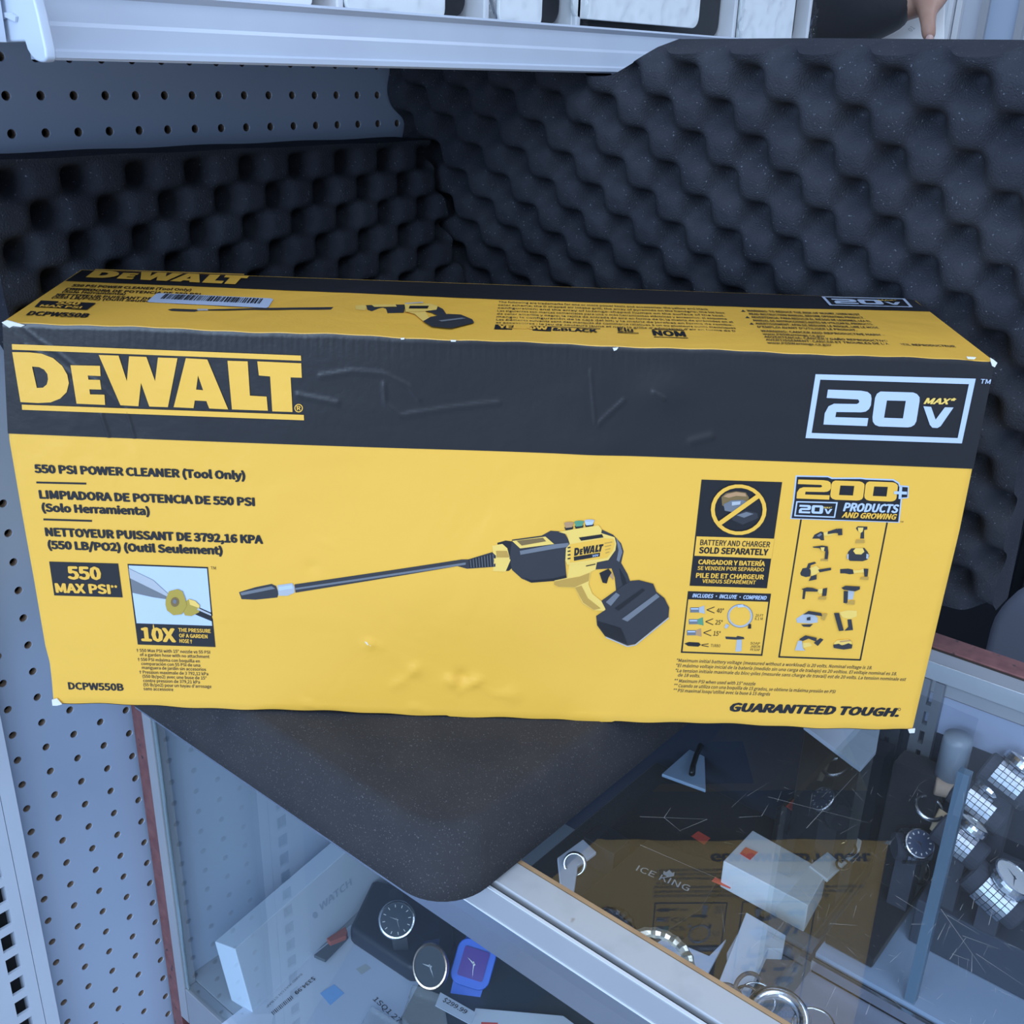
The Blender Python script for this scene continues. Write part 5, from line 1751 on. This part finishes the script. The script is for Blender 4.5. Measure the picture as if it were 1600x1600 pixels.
# small things between the standard and the post
ring('silver watch bangle behind the navy dial watch', 'bangle', ats(1452, 1262, 0.517), Vector((0.3, -0.2, 0.9)), 0.012, 0.0020, steel, name='bangle', group='heap of hoops')
pts = [ats(1459, 1300, 0.508), ats(1468, 1286, 0.515), ats(1478, 1270, 0.522)]
o = MB().tube(pts, [0.0045, 0.006, 0.007], 10, flat=0.5).build('leather_strap', mat('beige_leather', (0.50, 0.38, 0.24), 0.55), None, smooth=True)
tag(o, 'beige leather strap sticking up beside the navy dial watch', 'strap')
c = ats(1482, 1232, 0.530)
o = MB().tube([c - Vector((0.011, 0.004, 0)), c + Vector((0.011, 0.004, 0))], [0.0085, 0.0085], 16).build('watch_roll', mat('beige_suede', (0.36, 0.27, 0.20), 0.8), None, smooth=False, bevel=0.002)
tag(o, 'short beige roll against the corner post', 'roll')
for lab, (x, y), R_, m_ in (('gold hoop beside the slotted standard', (1397, 1345), 0.006, gold), ('twisted silver bracelet below the navy dial watch', (1432, 1358), 0.013, steel), ('gold bracelet beside the twisted silver one', (1418, 1352), 0.013, gold)):
    ring(lab, 'bracelet', at(x, y, -0.262), Vector((0.5, -0.3, 0.7)), R_, 0.0016, m_, name='bracelet', flat=1.4)
jc = ats(1494, 1168, 0.538)
jz = jc.z - 0.030 - ZO
o = MB().box(V(0.5560, 0.5245, SZ + 0.0125), V(0.5985, 0.5515, jz - 0.0003)).build('display_block', black_cloth, None, bevel=0.002)
tag(o, 'tall dark block at the back of the case carrying the pale jar', 'block')
o = MB().disc(V(jc.x, 0.538, jz), Vector((0.0125, 0, 0)), Vector((0, 0.0125, 0)), 0.05, 24, rings=[(1, 0), (1, 0.036), (0.92, 0.042), (0.02, 0.042)]).build('glass_jar', mat('frosted_plastic', (0.26, 0.31, 0.37), 0.3), None, smooth=True)
tag(o, 'pale round jar standing on the tall dark block at the back of the case', 'jar')

# scratches in the counter glass
mb = MB()
zg = ZT + 0.0058 + ZO
random.seed(21)
def scratch(p, q, w_):
    d = (q - p)
    s_ = d.cross(UPV).normalized() * w_
    mb.add([p - s_, p + s_, q + s_ * 0.3, q - s_ * 0.3], [(0, 1, 2, 3)])
REF = [((1000, 1276), (1105, 1280)), ((1037, 1277), (1065, 1300)), ((1038, 1277), (1048, 1262)), ((1105, 1280), (1062, 1298)), ((1155, 1277), (1190, 1275)), ((1190, 1275), (1200, 1258)), ((1260, 1294), (1340, 1207)), ((1225, 1230), (1235, 1234)), ((1200, 1245), (1355, 1285)), ((1240, 1380), (1285, 1420)), ((1000, 1320), (1120, 1372)), ((1295, 1443), (1340, 1446)), ((1465, 1468), (1478, 1442)), ((1518, 1519), (1519, 1490)), ((1484, 1499), (1495, 1482)), ((1504, 1462), (1562, 1483)), ((1575, 1475), (1594, 1483)), ((1519, 1420), (1524, 1395)), ((1500, 1422), (1505, 1412)), ((1545, 1445), (1556, 1400)), ((1353, 1585), (1360, 1566)), ((1487, 1490), (1516, 1501)), ((1424, 1444), (1446, 1444)), ((1400, 1400), (1445, 1428)), ((1470, 1420), (1540, 1520)), ((1525, 1490), (1600, 1540)), ((1480, 1430), (1530, 1460))]
for a, b in REF:
    scratch(at(*a, ZT + 0.0058), at(*b, ZT + 0.0058), 0.00022)
for k in range(190):
    x, y = random.uniform(1130, 1600), random.uniform(1170, 1600)
    a = random.choice((0.45, 0.5, -0.9, 1.9)) + random.gauss(0, 0.25)
    L = random.choice((5, 8, 12, 20, 34)) * random.uniform(0.6, 1.3)
    scratch(at(x, y, ZT + 0.0058), at(x + L * math.cos(a), y + L * math.sin(a), ZT + 0.0058), random.choice((0.00007, 0.00010, 0.00014)))
scr = mb.build('glass_scratches', glass_mat('scratch_pale', (0.97, 0.97, 0.97), 1.02, 0.3, veil=0.22), case)
scr['kind'] = 'stuff'

# ------------------------------------------------------------------ behind the counter
def dep(px, py, t):
    return CAM + ray(px, py) * t


# back of the shop
structure('wall_back', MB().box((-1.6, 3.0, 0), (4.6, 3.1, 2.9)), mat('back_wall_paint', (0.62, 0.66, 0.74), 0.6))
mb = MB()
xw = lambda px: ats(px, 40, 2.985).x
for a, b, dpt in ((1470, 1478, 0.02), (1481, 1488, 0.035), (1490, 1499, 0.02)):
    mb.box((xw(a), 2.999 - dpt, 0.1), (xw(b), 2.999, 2.3))
structure('trim_1', mb, mat('trim_white', (0.80, 0.82, 0.85), 0.4))
mb = MB()
x0, x1 = xw(1541), xw(1588)
zb_ = ats(1560, 68, 2.985).z
mb.box((x0 - 0.02, 2.975, zb_ - 0.012), (x1 + 0.02, 2.999, zb_))
mb.box((x0 - 0.02, 2.975, zb_), (x0, 2.999, 2.4))
mb.box((x1, 2.975, zb_), (x1 + 0.02, 2.999, 2.4))
mb.box((x0 - 0.02, 2.975, 2.4), (x1 + 0.02, 2.999, 2.42))
mb.box((x0, 2.99, zb_), (x1, 2.996, 2.4), 1)
structure('window_1', mb, [mat('window_frame_grey', (0.40, 0.42, 0.46), 0.4), mat('frosted_pane', (0.45, 0.55, 0.70), 0.25)])
o = MB().box((x0 - 0.01, 2.955, zb_ - 0.10), (x1 + 0.01, 2.998, zb_ - 0.014)).build('wall_box', mat('box_plate', (0.66, 0.68, 0.74), 0.4), None, bevel=0.005)
tag(o, 'flat white wall box below the frosted window at the top right', 'box')

# dark cabinet and office chair seen past the end of the foam
c0 = dep(1500, 880, 2.1)
t = thing('dark_cabinet', 'near black equipment cabinet behind the foam at the right edge', 'cabinet', (c0.x + 0.1, c0.y + 0.25, 0))
MB().box((c0.x - 0.25, c0.y + 0.02, 0.0), (c0.x + 0.85, c0.y + 0.5, 1.18)).build('cabinet_body', mat('cabinet_black', (0.010, 0.013, 0.020), 0.5), t, bevel=0.006)
MB().box((c0.x - 0.20, c0.y + 0.0, 0.12), (c0.x + 0.10, c0.y + 0.0195, 1.12)).build('cabinet_door', mat('cabinet_door', (0.014, 0.018, 0.026), 0.4), t, bevel=0.004)
MB().box((c0.x + 0.12, c0.y + 0.0, 0.12), (c0.x + 0.8, c0.y + 0.0195, 1.12)).build('cabinet_door', mat('cabinet_door', (0.014, 0.018, 0.026), 0.4), t, bevel=0.004)
MB().box((c0.x - 0.25, c0.y - 0.10, 0.78), (c0.x + 0.85, c0.y - 0.0005, 0.80)).build('cabinet_ledge', mat('cabinet_ledge', (0.03, 0.038, 0.052), 0.4), t, bevel=0.004)
grey_fab = mat('grey_chair_cloth', (0.16, 0.18, 0.24), 0.8, bump=(300, 0.2, 0.0006))
cb = dep(1752, 1050, 1.22)
t = thing('office_chair', 'grey office chair with a rounded backrest pushed up behind the counter', 'chair', (cb.x, cb.y + 0.2, 0))
zt_ = dep(1690, 925, 1.22).z
wch = 0.15
mb = MB().prism([p for p in rrect(Vector((cb.x, cb.y, zt_ - 0.24)), Vector((1, 0, 0)), Vector((0, 0, 1)), wch * 2, 0.48, 0.09, 8)], Vector((0, 0.05, 0)))
mb.build('backrest', grey_fab, t, smooth=False, bevel=0.012, bseg=3)
MB().prism(rrect(Vector((cb.x, cb.y + 0.27, 0.44)), Vector((1, 0, 0)), Vector((0, 1, 0)), 0.46, 0.44, 0.10, 6), Vector((0, 0, 0.07))).build('seat', grey_fab, t, bevel=0.015, bseg=3)
MB().tube([(cb.x, cb.y + 0.27, 0.06), (cb.x, cb.y + 0.27, 0.44)], 0.03, 12).build('gas_column', black_sat, t, smooth=True)
MB().tube([(cb.x, cb.y + 0.15, 0.43), (cb.x, cb.y + 0.06, 0.45), (cb.x, cb.y + 0.055, 0.75)], 0.018, 8).build('back_bar', black_sat, t, smooth=True)
for k in range(5):
    a = 2 * PI * k / 5
    p1 = Vector((cb.x + 0.27 * math.cos(a), cb.y + 0.27 + 0.27 * math.sin(a), 0.07))
    MB().tube([(cb.x, cb.y + 0.27, 0.10), p1], [0.025, 0.016], 8).build('leg', black_sat, t, smooth=True)
    MB().disc(p1 + Vector((-0.012, 0, -0.04)), Vector((0, 0.03, 0)), Vector((0, 0, 0.03)), 0.024, 14).build('caster', black_sat, t)

# white carton held by the person
wk0 = [(1364, 82), (1376, 30), (1392, -60), (1500, -60), (1474, 40), (1470, 88)]
nvw = (CAM - dep(1420, 40, 1.62)).normalized()
nvw = Vector((nvw.x, nvw.y, 0.1)).normalized()
pc = dep(1420, 40, 1.665)
o = MB().prism([onplane(x, y, pc, nvw) for x, y in [(1364, 150), (1367, 60), (1380, -80), (1478, -80), (1474, 150)]], nvw * -0.05).build('white_carton', mat('carton_white', (0.86, 0.87, 0.88), 0.45), None, bevel=0.002)
tag(o, 'plain white carton held upright in the person\'s hand', 'box')
PS = Print(lambda x, y: onplane(x, y, pc, nvw), nvw, 0.0005)
PS.text('01', 1424, 50, 1430, 44, 6, LG, 1, up=(-6, -4))
PS.build('printing', o)


# person: one continuous skinned body, clothes over it
def skin(name, verts, edges, radii, m, parent, root=0, sub=2):
    me = bpy.data.meshes.new(name)
    inv = parent.matrix_world.inverted() if parent else Matrix()
    me.from_pydata([inv @ Vector(v) for v in verts], edges, [])
    o_ = link(name, me, m, parent)
    o_.modifiers.new('skin', 'SKIN')
    for v, r in zip(me.skin_vertices[0].data, radii):
        v.radius = r if isinstance(r, tuple) else (r, r)
        v.use_root = False
    me.skin_vertices[0].data[root].use_root = True
    s_ = o_.modifiers.new('sub', 'SUBSURF')
    s_.levels = s_.render_levels = sub
    for m_ in o_.modifiers:
        if m_.type == 'SKIN':
            m_.use_smooth_shade = True
    return o_


skin_m = mat('skin', (0.42, 0.25, 0.185), 0.5, noise=((0.36, 0.19, 0.14), 30, 0.4, 0.7))
nail_m = mat('nail', (0.52, 0.34, 0.30), 0.3)
jack = mat('black_jacket_cloth', (0.010, 0.011, 0.016), 0.85, bump=(60, 0.3, 0.004), sheen=0.2)
trou = mat('dark_trousers', (0.02, 0.022, 0.03), 0.85)
hair_m = mat('dark_hair', (0.015, 0.012, 0.010), 0.6)
TP = 1.56
sho = dep(1262, 20, 1.72)
elb = dep(1325, 22, 1.60)
wri = dep(1436, 4, TP)
right = (dep(1436, 12, TP) - dep(1336, 12, TP)).normalized()
away = ray(1436, 12).normalized()
away = Vector((away.x, away.y, 0)).normalized()
pel = Vector((sho.x - right.x * 0.16, sho.y - right.y * 0.16, 0.97)) + away * 0.03
pers = thing('person', 'person in a black jacket behind the shelf, one hand gripping a white carton', 'person', (pel.x, pel.y, 0))
ch_ = Vector((pel.x, pel.y, 1.32)) + away * 0.0
nk = Vector((pel.x, pel.y, sho.z + 0.02))
hd0 = nk + Vector((0, 0, 0.09))
hd1 = nk + Vector((0, 0, 0.17)) + right * 0.015
hd2 = nk + Vector((0, 0, 0.26))
sl = nk - right * 0.19 - Vector((0, 0, 0.05))
el = sl - Vector((0, 0, 0.29)) - right * 0.03
wl = el - Vector((0, 0, 0.24)) - away * 0.06
hl = wl - Vector((0, 0, 0.08))
hp = [pel + right * s_ * 0.09 - Vector((0, 0, 0.06)) for s_ in (1, -1)]
kn = [pel + right * s_ * 0.10 - Vector((0, 0, 0.48)) for s_ in (1, -1)]
an = [pel + right * s_ * 0.10 - Vector((0, 0, 0.885)) for s_ in (1, -1)]
ft = [a - away * 0.15 - Vector((0, 0, 0.05)) for a in an]
# gripping hand: palm above, thumb hanging down in front of the carton
palm = dep(1456, -14, TP - 0.02)
palm2 = dep(1470, -52, TP - 0.02)
tb0 = dep(1449, 18, TP - 0.035)
tb1 = dep(1450, 36, TP - 0.040)
tb2 = dep(1451, 50, TP - 0.041)
tb3 = dep(1452, 64, TP - 0.036)
fing = []
for k in range(4):
    f0 = dep(1476 + k * 10, -58 - k * 6, TP - 0.02)
    f1 = f0 + right * 0.030 + Vector((0, 0, 0.004 - 0.006 * k))
    f2 = f1 + right * 0.018 + away * 0.020 + Vector((0, 0, -0.004))
    f3 = f2 + away * 0.022 - right * 0.004 + Vector((0, 0, -0.006))
    fing.append((f0, f1, f2, f3))
vs = [pel, ch_, nk, hd0, hd1, hd2, sho, elb, wri, palm, palm2, tb0, tb1, tb2, tb3, sl, el, wl, hl] + hp + kn + an + ft
ed = [(0, 1), (1, 2), (2, 3), (3, 4), (4, 5), (2, 6), (6, 7), (7, 8), (8, 9), (9, 10), (9, 11), (11, 12), (12, 13), (13, 14), (2, 15), (15, 16), (16, 17), (17, 18), (0, 19), (0, 20), (19, 21), (20, 22), (21, 23), (22, 24), (23, 25), (24, 26)]
rad = [(0.15, 0.11), (0.15, 0.11), 0.062, 0.058, 0.088, 0.075, 0.055, 0.042, (0.027, 0.021), (0.034, 0.02), (0.036, 0.015), 0.0145, 0.0108, 0.0112, 0.0085, 0.055, 0.042, 0.028, 0.034, 0.085, 0.085, 0.055, 0.055, 0.04, 0.04, 0.035, 0.035]
for f in fing:
    k0 = len(vs)
    vs += list(f)
    ed += [(10, k0), (k0, k0 + 1), (k0 + 1, k0 + 2), (k0 + 2, k0 + 3)]
    rad += [0.010, 0.0092, 0.0085, 0.007]
body_ = skin('body', vs, ed, rad, skin_m, pers)
# thumb nail
ndir = (CAM - tb3).normalized()
nc = dep(1452.3, 62, TP - 0.0475)
nup = (tb2 - tb3).normalized()
nx_ = nup.cross(ndir).normalized()
MB().disc(nc, nx_ * 0.0062, nup * 0.0078, 0.0012, 18, rings=[(1, 0), (0.8, 0.0012), (0, 0.0018)]).build('thumb_nail', nail_m, pers, smooth=True)
cuf = elb + (wri - elb) * 0.93
skin('jacket', [pel - Vector((0, 0, 0.08)), ch_, nk - Vector((0, 0, 0.02)), sho, elb, cuf, sl, el, el + (wl - el) * 0.92], [(0, 1), (1, 2), (2, 3), (3, 4), (4, 5), (2, 6), (6, 7), (7, 8)], [(0.19, 0.14), (0.19, 0.14), (0.09, 0.08), 0.080, 0.062, (0.034, 0.030), 0.085, 0.07, 0.045], jack, pers)
skin('trousers', [pel - Vector((0, 0, 0.03))] + hp + kn + [a + Vector((0, 0, 0.03)) for a in an], [(0, 1), (0, 2), (1, 3), (2, 4), (3, 5), (4, 6)], [(0.17, 0.125), 0.105, 0.105, 0.078, 0.078, 0.062, 0.062], trou, pers)
mb = MB()
mb.disc(hd1 + Vector((0, 0, 0.02)) + away * 0.012, Vector((0.098, 0, 0)), Vector((0, 0.105, 0)), 0.1, 24, rings=[(0.95, 0.0), (1.0, 0.03), (0.93, 0.07), (0.7, 0.105), (0.35, 0.122), (0.0, 0.126)])
mb.build('hair', hair_m, pers, smooth=True)
fw = -away
for s_ in (-1, 1):
    MB().disc(hd1 + fw * 0.083 + right * 0.032 * s_ + Vector((0, 0, -0.005)), right * 0.013, Vector((0, 0, 0.008)), 0.004, 14, rings=[(1, 0), (0.6, 0.004), (0, 0.005)]).build('eye', mat('eye_white', (0.6, 0.6, 0.6), 0.2), pers, smooth=True)
    MB().disc(hd1 + right * 0.088 * s_ + Vector((0, 0, -0.01)), away * 0.018, Vector((0, 0, 0.030)), 0.012, 14).build('ear', skin_m, pers, smooth=True)
MB().tube([hd1 + fw * 0.084 + Vector((0, 0, 0.0)), hd1 + fw * 0.104 + Vector((0, 0, -0.036)), hd1 + fw * 0.086 + Vector((0, 0, -0.042))], [0.008, 0.014, 0.011], 10).build('nose', skin_m, pers, smooth=True)
MB().tube([hd1 + fw * 0.080 - right * 0.024 + Vector((0, 0, -0.066)), hd1 + fw * 0.087 + Vector((0, 0, -0.064)), hd1 + fw * 0.080 + right * 0.024 + Vector((0, 0, -0.066))], [0.003, 0.006, 0.003], 8).build('mouth', mat('lips', (0.35, 0.14, 0.12), 0.5), pers, smooth=True)
